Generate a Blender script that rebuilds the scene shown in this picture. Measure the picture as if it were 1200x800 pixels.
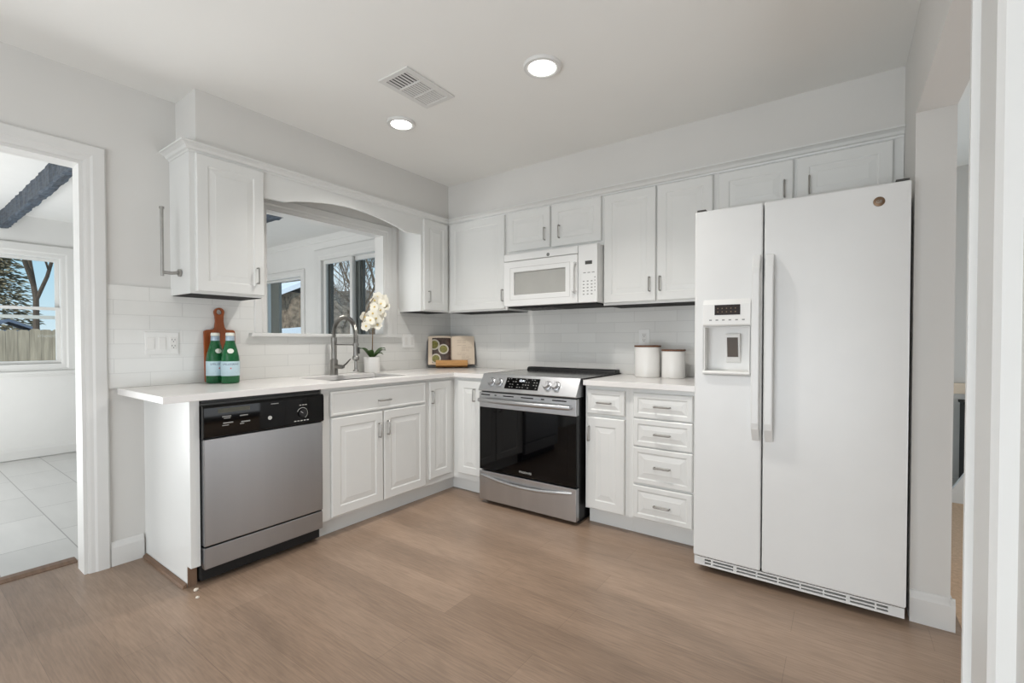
import bpy, bmesh, math, random
from mathutils import Vector, Matrix, noise as mnoise
R = math.radians
PI = math.pi
random.seed(7)
scene = bpy.context.scene
for o in list(bpy.data.objects):
    bpy.data.objects.remove(o, do_unlink=True)
COL = scene.collection

# ------------------------------------------------------------------ camera
cam_d = bpy.data.cameras.new('camera')
cam_d.sensor_width = 36.0
cam_d.lens = 36.0 * 540.3623 / 1200.0
cam_d.shift_x = -3.0733 / 1200.0
cam_d.shift_y = 7.2854 / 1200.0
cam_d.clip_start = 0.02
cam_d.clip_end = 300
cam = bpy.data.objects.new('camera', cam_d)
cam.location = (3.0673, -3.2488, 1.1655)
cam.rotation_euler = (R(90 - 0.9024), 0, R(35.4261))
COL.objects.link(cam)
scene.camera = cam

# ------------------------------------------------------------------ view
scene.view_settings.view_transform = 'Standard'
scene.view_settings.look = 'None'
scene.view_settings.exposure = 0.17
scene.view_settings.gamma = 1.0
scene.view_settings.use_curve_mapping = False

# ------------------------------------------------------------------ world: blue winter sky with white cloud
SKY_STRENGTH = 0.9
world = bpy.data.worlds.new('winter_sky')
scene.world = world
world.use_nodes = True
nt = world.node_tree
nt.nodes.clear()
wo = nt.nodes.new('ShaderNodeOutputWorld')
bg = nt.nodes.new('ShaderNodeBackground')
bg.inputs['Strength'].default_value = SKY_STRENGTH
tc = nt.nodes.new('ShaderNodeTexCoord')
sx = nt.nodes.new('ShaderNodeSeparateXYZ')
rmp = nt.nodes.new('ShaderNodeValToRGB')
rmp.color_ramp.elements[0].position = 0.0
rmp.color_ramp.elements[0].color = (0.74, 0.88, 0.95, 1)
rmp.color_ramp.elements[1].position = 0.45
rmp.color_ramp.elements[1].color = (0.25, 0.52, 0.82, 1)
e = rmp.color_ramp.elements.new(0.1)
e.color = (0.50, 0.75, 0.90, 1)
ns = nt.nodes.new('ShaderNodeTexNoise')
ns.inputs['Scale'].default_value = 3.0
ns.inputs['Detail'].default_value = 5.0
r2 = nt.nodes.new('ShaderNodeValToRGB')
r2.color_ramp.elements[0].position = 0.5
r2.color_ramp.elements[1].position = 0.72
mx = nt.nodes.new('ShaderNodeMixRGB')
mx.inputs[2].default_value = (0.95, 0.97, 1.0, 1)
L = nt.links.new
L(tc.outputs['Generated'], sx.inputs[0]); L(sx.outputs['Z'], rmp.inputs[0])
L(tc.outputs['Generated'], ns.inputs['Vector']); L(ns.outputs['Fac'], r2.inputs[0])
L(r2.outputs[0], mx.inputs[0]); L(rmp.outputs[0], mx.inputs[1])
L(mx.outputs[0], bg.inputs['Color']); L(bg.outputs[0], wo.inputs['Surface'])

# ------------------------------------------------------------------ sun and large area lights
def area(name, loc, rot, sx_, sy_, power, col=(1, 1, 1)):
    d = bpy.data.lights.new(name, 'AREA')
    d.shape = 'RECTANGLE'; d.size = sx_; d.size_y = sy_
    d.energy = power; d.color = col
    o = bpy.data.objects.new(name, d)
    o.location = loc; o.rotation_euler = rot
    COL.objects.link(o)
    return o
sun_d = bpy.data.lights.new('sun', 'SUN')
sun_d.energy = 2.2; sun_d.angle = R(2); sun_d.color = (1.0, 0.95, 0.88)
sun = bpy.data.objects.new('sun', sun_d)
sun.rotation_euler = (R(52), 0, R(40))      # from the south-east: lights the yard, not the room
COL.objects.link(sun)
DAY = (0.90, 0.965, 1.025)
LAMP_POWER = 8.2
area('dining_fill_light', (2.0, -5.5, 1.3), (R(90), 0, 0), 2.6, 2.2, 24, DAY)  # soft fill added behind the camera; no window is built there
area('dining_low_fill_light', (2.0, -5.5, 0.6), (R(90), 0, 0), 2.6, 1.1, 51, DAY)  # second, lower fill added to lift the base cabinets and back tile
area('hall_fill_light', (5.4, -0.8, 0.7), (0, R(90), 0), 1.2, 3.0, 28, DAY)  # fill added inside the hall, shining through the right opening; solid wall behind
area('sunroom_bounce_fill', (-1.9, -3.75, 0.5), (R(132), 0, 0), 2.4, 1.0, 54, (0.96, 0.985, 1.0))  # upward bounce added to brighten the sunroom, away from its windows

# ------------------------------------------------------------------ materials
def lin(c):
    return tuple(((x / 255.0) / 12.92 if x / 255.0 <= 0.04045 else ((x / 255.0 + 0.055) / 1.055) ** 2.4) for x in c) + (1.0,)
def new_mat(name):
    m = bpy.data.materials.new(name); m.use_nodes = True
    return m, m.node_tree, m.node_tree.nodes['Principled BSDF']
def mat(name, rgb, rough=0.5, metal=0.0, nscale=8.0, namt=0.03, stretch=(1, 1, 1), bump=0.0, coat=0.0, spec=0.5):
    m, t, b = new_mat(name)
    b.inputs['Roughness'].default_value = rough
    b.inputs['Metallic'].default_value = metal
    b.inputs['Specular IOR Level'].default_value = spec
    b.inputs['Coat Weight'].default_value = coat
    b.inputs['Coat Roughness'].default_value = 0.08
    tcx = t.nodes.new('ShaderNodeTexCoord'); mp = t.nodes.new('ShaderNodeMapping')
    mp.inputs['Scale'].default_value = stretch
    n = t.nodes.new('ShaderNodeTexNoise'); n.inputs['Scale'].default_value = nscale; n.inputs['Detail'].default_value = 4
    cr = t.nodes.new('ShaderNodeValToRGB')
    c = lin(rgb)
    cr.color_ramp.elements[0].position = 0.3; cr.color_ramp.elements[1].position = 0.7
    cr.color_ramp.elements[0].color = tuple(x * (1 - namt) for x in c[:3]) + (1,)
    cr.color_ramp.elements[1].color = tuple(min(1, x * (1 + namt)) for x in c[:3]) + (1,)
    t.links.new(tcx.outputs['Object'], mp.inputs['Vector']); t.links.new(mp.outputs[0], n.inputs['Vector'])
    t.links.new(n.outputs['Fac'], cr.inputs[0]); t.links.new(cr.outputs[0], b.inputs['Base Color'])
    if bump:
        bp = t.nodes.new('ShaderNodeBump'); bp.inputs['Strength'].default_value = bump; bp.inputs['Distance'].default_value = 0.002
        t.links.new(n.outputs['Fac'], bp.inputs['Height']); t.links.new(bp.outputs[0], b.inputs['Normal'])
    return m
def brick_mat(name, axes, c1, c2, mortar, bw, rh, ms, rough, offs=(0, 0), bump=0.3, off=0.5, nscale=6, namt=0.05, nstretch=(1, 1, 1), warp=0.0, fine=None):
    m, t, b = new_mat(name)
    b.inputs['Roughness'].default_value = rough
    g = t.nodes.new('ShaderNodeNewGeometry'); s = t.nodes.new('ShaderNodeSeparateXYZ'); cb = t.nodes.new('ShaderNodeCombineXYZ')
    t.links.new(g.outputs['Position'], s.inputs[0])
    for i, a in enumerate(axes):
        ad = t.nodes.new('ShaderNodeMath'); ad.operation = 'ADD'; ad.inputs[1].default_value = offs[i] + 40.0 * (bw if i == 0 else 2 * rh)
        t.links.new(s.outputs[a], ad.inputs[0]); t.links.new(ad.outputs[0], cb.inputs[i])
    br = t.nodes.new('ShaderNodeTexBrick')
    br.inputs['Scale'].default_value = 1.0; br.inputs['Brick Width'].default_value = bw; br.inputs['Row Height'].default_value = rh
    br.inputs['Mortar Size'].default_value = ms; br.inputs['Mortar Smooth'].default_value = 0.1; br.offset = off
    br.inputs['Color1'].default_value = lin(c1); br.inputs['Color2'].default_value = lin(c2); br.inputs['Mortar'].default_value = lin(mortar)
    t.links.new(cb.outputs[0], br.inputs['Vector'])
    mp = t.nodes.new('ShaderNodeMapping'); mp.inputs['Scale'].default_value = nstretch
    t.links.new(g.outputs['Position'], mp.inputs['Vector'])
    n = t.nodes.new('ShaderNodeTexNoise'); n.inputs['Scale'].default_value = nscale; n.inputs['Detail'].default_value = 6; n.inputs['Distortion'].default_value = warp
    t.links.new(mp.outputs[0], n.inputs['Vector'])
    cr = t.nodes.new('ShaderNodeValToRGB')
    cr.color_ramp.elements[0].position = 0.3; cr.color_ramp.elements[1].position = 0.7
    cr.color_ramp.elements[0].color = (1 - namt,) * 3 + (1,); cr.color_ramp.elements[1].color = (1 + namt * 0.6,) * 3 + (1,)
    t.links.new(n.outputs['Fac'], cr.inputs[0])
    mu = t.nodes.new('ShaderNodeMixRGB'); mu.blend_type = 'MULTIPLY'; mu.inputs[0].default_value = 1
    t.links.new(br.outputs['Color'], mu.inputs[1]); t.links.new(cr.outputs[0], mu.inputs[2])
    out = mu.outputs[0]
    if fine:
        mp2 = t.nodes.new('ShaderNodeMapping'); mp2.inputs['Scale'].default_value = fine[2]
        t.links.new(g.outputs['Position'], mp2.inputs['Vector'])
        nf = t.nodes.new('ShaderNodeTexNoise'); nf.inputs['Scale'].default_value = fine[0]; nf.inputs['Detail'].default_value = 5; nf.inputs['Distortion'].default_value = 0.6
        t.links.new(mp2.outputs[0], nf.inputs['Vector'])
        cf = t.nodes.new('ShaderNodeValToRGB'); cf.color_ramp.elements[0].position = 0.32; cf.color_ramp.elements[1].position = 0.68
        cf.color_ramp.elements[0].color = (1 - fine[1],) * 3 + (1,); cf.color_ramp.elements[1].color = (1 + fine[1] * 0.7,) * 3 + (1,)
        t.links.new(nf.outputs['Fac'], cf.inputs[0])
        m2 = t.nodes.new('ShaderNodeMixRGB'); m2.blend_type = 'MULTIPLY'; m2.inputs[0].default_value = 1
        t.links.new(out, m2.inputs[1]); t.links.new(cf.outputs[0], m2.inputs[2]); out = m2.outputs[0]
    t.links.new(out, b.inputs['Base Color'])
    if bump:
        bp = t.nodes.new('ShaderNodeBump'); bp.inputs['Strength'].default_value = bump; bp.inputs['Distance'].default_value = 0.002; bp.invert = True
        t.links.new(br.outputs['Fac'], bp.inputs['Height']); t.links.new(bp.outputs[0], b.inputs['Normal'])
    return m
def glass_mat(name, tint=(1, 1, 1), refl=0.015):
    m = bpy.data.materials.new(name); m.use_nodes = True; t = m.node_tree; t.nodes.clear()
    o = t.nodes.new('ShaderNodeOutputMaterial'); tr = t.nodes.new('ShaderNodeBsdfTransparent'); gl = t.nodes.new('ShaderNodeBsdfGlossy')
    mi = t.nodes.new('ShaderNodeMixShader'); mi.inputs[0].default_value = refl
    tr.inputs[0].default_value = tint + (1,); gl.inputs['Roughness'].default_value = 0.02
    t.links.new(tr.outputs[0], mi.inputs[1]); t.links.new(gl.outputs[0], mi.inputs[2]); t.links.new(mi.outputs[0], o.inputs[0])
    return m
def emit_mat(name, rgb, strength):
    m, t, b = new_mat(name)
    b.inputs['Base Color'].default_value = rgb + (1,); b.inputs['Emission Color'].default_value = rgb + (1,); b.inputs['Emission Strength'].default_value = strength
    return m

M = {}
M['wall'] = mat('wall_paint', (213, 211, 207), 0.85, namt=0.012, nscale=3)
M['ceil'] = mat('ceiling_paint', (236, 235, 231), 0.9, namt=0.012, nscale=2)
M['trim'] = mat('white_trim_paint', (218, 217, 214), 0.38, namt=0.01)
M['cab'] = mat('white_cabinet_paint', (221, 221, 218), 0.32, namt=0.01, nscale=5)
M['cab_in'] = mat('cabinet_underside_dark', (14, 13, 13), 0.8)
M['fridge'] = mat('white_appliance_enamel', (225, 225, 223), 0.28, namt=0.01)
M['plastic'] = mat('white_plastic', (232, 231, 228), 0.35, namt=0.01)
M['quartz'] = mat('white_quartz', (229, 226, 223), 0.22, nscale=5, namt=0.025)
M['steel'] = mat('stainless_steel', (168, 169, 171), 0.36, 1.0, nscale=4, namt=0.06, stretch=(1, 1.6, 0.06))
M['steel_h'] = mat('stainless_steel_bright', (196, 197, 199), 0.34, 1.0, nscale=5, namt=0.05, stretch=(1.6, 1, 0.1))
M['nickel'] = mat('brushed_nickel', (166, 164, 160), 0.38, 0.9, nscale=40, namt=0.05)
M['faucet'] = mat('brushed_steel_faucet', (150, 148, 144), 0.28, 1.0, nscale=40, namt=0.05)
M['black'] = mat('black_plastic', (10, 10, 11), 0.4, namt=0.1)
M['blackglass'] = mat('black_glass', (4, 4, 5), 0.04, namt=0.1, spec=0.3)
M['cookglass'] = mat('ceramic_cooktop_glass', (44, 44, 45), 0.12, namt=0.1, spec=1.0)
M['blackmat'] = mat('black_matte', (14, 13, 13), 0.75, namt=0.1)
M['grey'] = mat('grey_plastic', (120, 120, 116), 0.5)
M['dgrey'] = mat('dark_grey_plastic', (70, 69, 66), 0.4)
M['mark'] = mat('pale_printed_marking', (190, 190, 186), 0.6)
M['markdark'] = mat('grey_printed_marking', (150, 150, 147), 0.6)
M['recess'] = mat('grey_green_handle_recess', (88, 88, 80), 0.6, spec=0.2)
M['groove'] = mat('shallow_groove_grey', (196, 195, 192), 0.5)
M['mwglass'] = mat('microwave_window_mesh', (168, 167, 162), 0.15, namt=0.03)
M['bronze'] = mat('bronze_emblem', (128, 104, 82), 0.35, 0.6, nscale=60, namt=0.15)
M['brownglass'] = mat('brown_display', (34, 20, 13), 0.3, namt=0.2, spec=0.25)
M['paddle'] = mat('brown_paddle', (78, 66, 55), 0.4)
M['tile_l'] = brick_mat('subway_tile_left', ('Y', 'Z'), (226, 225, 221), (221, 220, 216), (209, 208, 204), 0.305, 0.0765, 0.0016, 0.16, (0.07, -0.918), 0.35, nscale=5, namt=0.015)
M['tile_b'] = brick_mat('subway_tile_back', ('X', 'Z'), (226, 225, 221), (221, 220, 216), (209, 208, 204), 0.305, 0.0765, 0.0016, 0.16, (0.0, -0.918), 0.35, nscale=5, namt=0.015)
M['floor'] = brick_mat('wood_plank_floor', ('X', 'Y'), (154, 131, 112), (140, 118, 100), (124, 104, 88), 1.22, 0.178, 0.0008, 0.34, (0.3, 0.05), 0.08, 0.37, nscale=1.7, namt=0.2, nstretch=(0.7, 3.2, 1), warp=0.8, fine=(26, 0.16, (0.35, 5.0, 1)))
M['tilefloor'] = brick_mat('sunroom_tile', ('X', 'Y'), (206, 205, 202), (198, 197, 194), (150, 149, 146), 0.62, 0.31, 0.003, 0.3, (0.05, 0.09), 0.2, 0.33, nscale=3, namt=0.06, nstretch=(0.6, 2.5, 1))
M['carpet'] = mat('tan_carpet', (196, 166, 138), 0.95, nscale=60, namt=0.12, bump=0.3)
M['sunwall'] = mat('sunroom_wall_paint', (222, 221, 218), 0.8, namt=0.01)
M['beam'] = mat('dark_stained_rough_beam', (58, 68, 80), 0.6, nscale=14, namt=0.6, stretch=(0.8, 5, 4), bump=0.8)
M['glass'] = glass_mat('window_glass', (0.96, 0.98, 0.98))
M['wood'] = mat('acacia_board_wood', (142, 70, 26), 0.45, nscale=12, namt=0.3, stretch=(1, 6, 0.7))
M['bamboo'] = mat('bamboo_wood', (198, 146, 84), 0.45, nscale=14, namt=0.15, stretch=(1, 1, 8))
M['lidwood'] = mat('dark_lid_wood', (104, 66, 44), 0.5, nscale=14, namt=0.2, stretch=(6, 1, 1))
M['ceramic'] = mat('white_ceramic', (228, 226, 222), 0.25, namt=0.01)
M['label'] = mat('pale_blue_label', (186, 208, 216), 0.5, namt=0.03)
M['labelwhite'] = mat('white_label', (226, 226, 216), 0.5)
M['ink'] = mat('navy_label_ink', (32, 42, 92), 0.5)
M['redink'] = mat('red_star_ink', (196, 52, 40), 0.5)
M['foil'] = mat('silver_blue_foil', (168, 184, 198), 0.35, 0.3)
M['page'] = mat('cream_book_page', (232, 214, 192), 0.7, nscale=20, namt=0.02)
M['cover'] = mat('slate_book_cover', (72, 72, 76), 0.6)
M['photo'] = mat('dark_food_photo', (74, 56, 48), 0.35, nscale=40, namt=0.5)
M['bowl'] = mat('printed_bowl_white', (206, 198, 182), 0.4)
M['food'] = mat('printed_green_food', (128, 122, 56), 0.4, nscale=120, namt=0.5)
M['textink'] = mat('printed_text_grey', (200, 180, 158), 0.7)
M['petal'] = mat('orchid_petal_white', (244, 240, 226), 0.6, nscale=10, namt=0.03)
M['lip'] = mat('orchid_centre_yellow', (232, 206, 130), 0.5)
M['leaf'] = mat('orchid_leaf_green', (70, 98, 52), 0.35, nscale=9, namt=0.2)
M['stem'] = mat('orchid_stem_brown', (116, 92, 62), 0.6)
M['snow'] = mat('snow', (236, 240, 246), 0.8, nscale=0.6, namt=0.05)
M['ground'] = mat('snowy_winter_ground', (206, 206, 202), 0.9, nscale=0.5, namt=0.25)
M['fence'] = mat('weathered_fence_wood', (172, 156, 134), 0.85, nscale=2.0, namt=0.3, stretch=(1, 9, 0.8))
M['bark'] = mat('grey_brown_bark', (92, 78, 66), 0.9, nscale=6, namt=0.25)
M['twig'] = mat('brown_twigs', (112, 98, 84), 0.9, nscale=5, namt=0.25)
M['ever'] = mat('brown_green_foliage', (136, 126, 100), 0.9, nscale=8, namt=0.35)
M['woods'] = mat('winter_woods', (132, 122, 110), 0.95, nscale=5, namt=0.7)
M['shed'] = mat('blue_grey_siding', (104, 116, 134), 0.7)
M['brick'] = mat('brown_stone_wall', (140, 122, 104), 0.9, nscale=9, namt=0.5)
M['debris'] = mat('pale_crumb', (216, 206, 192), 0.8)
M['mould'] = mat('brown_shoe_mould', (112, 88, 70), 0.5, nscale=6, namt=0.2, stretch=(1, 8, 1))
m_, t_, b_ = new_mat('green_bottle_glass')
b_.inputs['Base Color'].default_value = (0.02, 0.22, 0.07, 1); b_.inputs['Roughness'].default_value = 0.06
b_.inputs['Transmission Weight'].default_value = 0.55; b_.inputs['IOR'].default_value = 1.45
n_ = t_.nodes.new('ShaderNodeTexNoise'); n_.inputs['Scale'].default_value = 30
c_ = t_.nodes.new('ShaderNodeValToRGB'); c_.color_ramp.elements[0].color = (0.012, 0.13, 0.05, 1); c_.color_ramp.elements[1].color = (0.03, 0.30, 0.10, 1)
t_.links.new(n_.outputs['Fac'], c_.inputs[0]); t_.links.new(c_.outputs[0], b_.inputs['Base Color'])
M['green'] = m_
M['lampglow'] = emit_mat('lamp_glow', (1.0, 0.985, 0.95), 9.0)
M['display'] = emit_mat('oven_clock_glow', (0.85, 0.92, 1.0), 1.2)

# ------------------------------------------------------------------ mesh helpers
class MB:
    def __init__(s):
        s.v = []; s.f = []
    def add(s, vs, fs):
        o = len(s.v); s.v += [tuple(p) for p in vs]; s.f += [tuple(i + o for i in f) for f in fs]; return s
    def box(s, x0, x1, y0, y1, z0, z1):
        return s.add([(x0, y0, z0), (x1, y0, z0), (x1, y1, z0), (x0, y1, z0), (x0, y0, z1), (x1, y0, z1), (x1, y1, z1), (x0, y1, z1)],
                     [(0, 3, 2, 1), (4, 5, 6, 7), (0, 1, 5, 4), (1, 2, 6, 5), (2, 3, 7, 6), (3, 0, 4, 7)])
    def mbox(s, F, u0, u1, v0, v1, n0, n1):
        P = [F(u, v, n) for n in (n0, n1) for (u, v) in ((u0, v0), (u1, v0), (u1, v1), (u0, v1))]
        return s.add(P, [(0, 3, 2, 1), (4, 5, 6, 7), (0, 1, 5, 4), (1, 2, 6, 5), (2, 3, 7, 6), (3, 0, 4, 7)])
    def rings(s, rs, cap0=True, cap1=True, closed=True):
        n = len(rs[0]); o = len(s.v)
        for r in rs: s.v += [tuple(p) for p in r]
        for k in range(len(rs) - 1):
            for i in range(n if closed else n - 1):
                j = (i + 1) % n
                s.f.append((o + k * n + i, o + k * n + j, o + (k + 1) * n + j, o + (k + 1) * n + i))
        if cap0: s.f.append(tuple(o + i for i in range(n))[::-1])
        if cap1: s.f.append(tuple(o + (len(rs) - 1) * n + i for i in range(n)))
        return s
    def lathe(s, prof, c, seg=28, axis='z'):
        rs = []
        for (r, h) in prof:
            ring = []
            for i in range(seg):
                a = 2 * PI * i / seg
                if axis == 'z': ring.append((c[0] + r * math.cos(a), c[1] + r * math.sin(a), c[2] + h))
                elif axis == 'y': ring.append((c[0] + r * math.cos(a), c[1] + h, c[2] + r * math.sin(a)))
                else: ring.append((c[0] + h, c[1] + r * math.cos(a), c[2] + r * math.sin(a)))
            rs.append(ring)
        return s.rings(rs)
    def mlathe(s, F, prof, u, v, seg=24):
        return s.rings([[F(u + r * math.cos(2 * PI * i / seg), v + r * math.sin(2 * PI * i / seg), n) for i in range(seg)] for (r, n) in prof])
    def tube(s, pts, r, seg=10):
        pts = [Vector(p) for p in pts]; n = len(pts)
        rad = r if isinstance(r, (list, tuple)) else [r] * n
        up = None; rs = []
        for i, p in enumerate(pts):
            if i == 0: d = pts[1] - p
            elif i == n - 1: d = p - pts[-2]
            else: d = (pts[i + 1] - p).normalized() + (p - pts[i - 1]).normalized()
            if d.length < 1e-9: d = Vector((0, 0, 1))
            d.normalize()
            if up is None:
                up = Vector((0, 0, 1)) if abs(d.z) < 0.9 else Vector((1, 0, 0))
            a = d.cross(up)
            if a.length < 1e-6: a = d.cross(Vector((0.3, 1, 0.2)))
            a.normalize(); b = a.cross(d).normalized(); up = b
            rs.append([p + (a * math.cos(2 * PI * k / seg) + b * math.sin(2 * PI * k / seg)) * rad[i] for k in range(seg)])
        return s.rings(rs)
    def prism(s, poly, F, n0, n1):
        return s.rings([[F(u, v, n0) for u, v in poly], [F(u, v, n1) for u, v in poly]])
    def slab(s, us, vs, filled, F, n0, n1):
        """grid of cells with holes, welded, in plane (u,v), thickness n0..n1"""
        nu, nv = len(us) - 1, len(vs) - 1
        ok = [[filled((us[i] + us[i + 1]) / 2, (vs[j] + vs[j + 1]) / 2) for j in range(nv)] for i in range(nu)]
        for i in range(nu):
            for j in range(nv):
                if not ok[i][j]: continue
                a, b, c, d = (us[i], vs[j]), (us[i + 1], vs[j]), (us[i + 1], vs[j + 1]), (us[i], vs[j + 1])
                for n, flip in ((n0, True), (n1, False)):
                    q = [F(*p, n) for p in (a, b, c, d)]
                    s.add(q[::-1] if flip else q, [(0, 1, 2, 3)])
                for (di, dj, p, q) in ((0, -1, a, b), (1, 0, b, c), (0, 1, c, d), (-1, 0, d, a)):
                    ii, jj = i + di, j + dj
                    if 0 <= ii < nu and 0 <= jj < nv and ok[ii][jj]: continue
                    s.add([F(*p, n0), F(*q, n0), F(*q, n1), F(*p, n1)], [(0, 1, 2, 3)])
        return s
    def build(s, name, m, parent=None, bevel=0, smooth=False, seg=2):
        me = bpy.data.meshes.new(name)
        org = Vector((0, 0, 0)); p = parent
        while p is not None:
            org = org + p.location; p = p.parent
        if parent is None and s.v:
            xs = [q[0] for q in s.v]; ys = [q[1] for q in s.v]; zs = [q[2] for q in s.v]
            org = Vector(((min(xs) + max(xs)) / 2, (min(ys) + max(ys)) / 2, min(zs)))
        me.from_pydata([(q[0] - org.x, q[1] - org.y, q[2] - org.z) for q in s.v], [], s.f)
        bm = bmesh.new(); bm.from_mesh(me)
        bmesh.ops.remove_doubles(bm, verts=bm.verts, dist=1e-5)
        bmesh.ops.recalc_face_normals(bm, faces=bm.faces)
        if smooth:
            for f in bm.faces: f.smooth = True
            for ed in bm.edges:
                ed.smooth = len(ed.link_faces) == 2 and ed.calc_face_angle(0) < R(38)
        bm.to_mesh(me); bm.free()
        if isinstance(m, str): m = M[m]
        me.materials.append(m)
        o = bpy.data.objects.new(name, me)
        COL.objects.link(o)
        if parent is None: o.location = org
        else: o.parent = parent
        if bevel:
            md = o.modifiers.new('bevel', 'BEVEL'); md.width = bevel; md.segments = seg; md.limit_method = 'ANGLE'; md.angle_limit = R(40)
        return o

def thing(name, label, cat, loc, group=None):
    o = bpy.data.objects.new(name, None); COL.objects.link(o)
    o.empty_display_size = 0.05; o.location = loc
    o['label'] = label; o['category'] = cat
    if group: o['group'] = group
    return o
def tag(o, label, cat, group=None):
    o['label'] = label; o['category'] = cat
    if group: o['group'] = group
    return o
def struct(o):
    o['kind'] = 'structure'; return o
FX = lambda u, v, n: (n, u, v)          # faces +x : u=y v=z n=x
FY = lambda u, v, n: (u, -n, v)         # faces -y : u=x v=z n=-y
FZ = lambda u, v, n: (u, v, n)          # horizontal
def panel(mb, F, u0, u1, v0, v1, n0, th=0.019, frame=0.055, raised=True):
    """raised-panel door front: concentric rings"""
    w = min(u1 - u0, v1 - v0)
    fr = min(frame, w * 0.24)
    seq = [(0, 0), (0, th - 0.004), (0.005, th)]
    if raised:
        seq += [(fr, th), (fr + 0.005, th - 0.0034), (fr + 0.010, th - 0.0038), (fr + 0.010 + min(0.026, w * 0.12), th - 0.001), (fr + 0.013 + min(0.026, w * 0.12), th)]
    else:
        seq += [(0.014, th), (0.018, th - 0.002), (0.022, th - 0.002)]
    rs = [[F(u0 + i, v0 + i, n0 + d), F(u1 - i, v0 + i, n0 + d), F(u1 - i, v1 - i, n0 + d), F(u0 + i, v1 - i, n0 + d)] for i, d in seq]
    return mb.rings(rs)
def pull(F, uc, vc, n, parent, vert=True, Ln=0.088, r=0.0046, so=0.026):
    h = Ln / 2; k = 0.006
    pts = [(-h, 0), (-h, so - k), (-h + k * .3, so - k * .3), (-h + k, so), (h - k, so), (h - k * .3, so - k * .3), (h, so - k), (h, 0)]
    P = [F(uc, vc + a, n + d) if vert else F(uc + a, vc, n + d) for a, d in pts]
    return MB().tube(P, r, 8).build('handle', 'nickel', parent, smooth=True)
def door(F, u0, u1, v0, v1, n, parent, hpos=None, vert=True, name='door', th=0.019, frame=0.055, raised=True, m='cab'):
    d = panel(MB(), F, u0, u1, v0, v1, n, th, frame, raised).build(name, m, parent)
    if hpos: pull(F, hpos[0], hpos[1], n + th - 0.001, d, vert)
    return d
def text_geo(s, size, align='CENTER'):
    cu = bpy.data.curves.new('t', 'FONT'); cu.body = s; cu.size = size; cu.align_x = align; cu.resolution_u = 2
    ob = bpy.data.objects.new('t', cu); COL.objects.link(ob)
    dg = bpy.context.evaluated_depsgraph_get(); ev = ob.evaluated_get(dg); me = ev.to_mesh()
    vs = [tuple(v.co) for v in me.vertices]; fs = [tuple(p.vertices) for p in me.polygons]
    ev.to_mesh_clear(); bpy.data.objects.remove(ob, do_unlink=True); bpy.data.curves.remove(cu)
    return vs, fs

# dimensions
H = 2.496           # ceiling
XW = 3.3045         # right wall
CT = 0.918          # counter top
SOF = 2.2           # top of the wall cabinets

# ================================================================== structure
WT = 0.10
struct(MB().box(-0.24, 3.47, -5.6, 0.12, -0.08, 0.0).build('floor', 'floor'))
struct(MB().box(-0.22, 7.0, -5.6, 3.2, H, H + 0.1).build('ceiling', 'ceil'))
wl = MB().slab([-5.6, -3.55, -2.62, -1.735, -0.785, 0.1], [0, 1.21, 2.025, 2.05, H],
               lambda u, v: not (-3.55 < u < -2.62 and v < 2.05) and not (-1.735 < u < -0.785 and 1.21 < v < 2.025), FX, -WT, 0.0)
struct(wl.build('wall_left', 'wall'))
struct(MB().box(0.0, 3.43, 0.0, 0.12, 0, H).build('wall_back', 'wall'))
wr = MB().box(XW, 3.43, -0.735, 0.0, 0, H).box(XW, 3.43, -2.59, -0.735, 2.10, H)
struct(wr.build('wall_right', 'wall'))
struct(MB().box(3.188, 3.43, -3.45, -2.59, 0, H).build('wall_near_right', 'wall'))
struct(MB().box(3.43, 3.55, -5.6, -3.45, 0, H).build('wall_far_right', 'wall'))
struct(MB().box(-WT, 3.55, -5.72, -5.6, 0, H).build('wall_front', 'wall'))
# soffits above the cabinets
so = MB().prism([(0, -2.226), (0.271, -2.226), (0.271, -0.309), (XW, -0.309), (XW, 0), (0, 0)], FZ, SOF - 0.002, H)
struct(so.build('wall_soffit', 'wall'))
# backsplash tile
bs = MB().box(0, 0.008, -2.535, -1.812, CT, 1.455).box(0, 0.008, -1.812, -0.655, CT, 1.196).box(0, 0.008, -0.655, 0.0, CT, 1.43)
struct(bs.build('wall_tile_left', 'tile_l'))
struct(MB().box(0.008, 2.47, -0.008, 0, CT, 1.43).build('wall_tile_back', 'tile_b'))
# casing with a stepped profile: prof = list of (offset from inner edge, projection)
def casing(mb, F, path, n0, width, th=0.018):
    """path: inner corner points (u,v) with outward mitre directions"""
    prof = [(0.0, 0.0), (0.0, th * 0.55), (0.012, th * 0.7), (width * 0.3, th * 0.75), (width * 0.42, th), (width * 0.93, th), (width, th * 0.75), (width, 0.0)]
    rs = [[F(u + du * w, v + dv * w, n0 + p) for w, p in prof] for (u, v, du, dv) in path]
    return mb.rings(rs)
dc = casing(MB(), FX, [(-3.55, 0, -1, 0), (-3.55, 2.05, -1, 1), (-2.62, 2.05, 1, 1), (-2.62, 0, 1, 0)], 0.0, 0.085)
struct(dc.build('door_1', 'trim'))
dj = MB().box(-WT - 0.005, 0.0, -2.622, -2.605, 0, 2.06)
struct(MB().slab([-3.56, -3.535, -2.635, -2.62], [0, 2.035, 2.05], lambda u, v: u < -3.535 or u > -2.635 or v > 2.035, FX, -WT - 0.01, 0.004).build('trim_1', 'trim'))
wc = casing(MB(), FX, [(-1.735, 1.214, -1, 0), (-1.735, 2.025, -1, 1), (-0.785, 2.025, 1, 1), (-0.785, 1.214, 1, 0)], 0.0, 0.078, 0.016)
wc.box(0, 0.012, -0.710, -0.66, 1.214, 2.103)
w1 = struct(wc.build('window_1', 'trim'))
MB().box(-WT - 0.02, 0.045, -1.845, -0.632, 1.19, 1.2135).build('window_sill', 'trim', w1, bevel=0.004)
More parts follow.
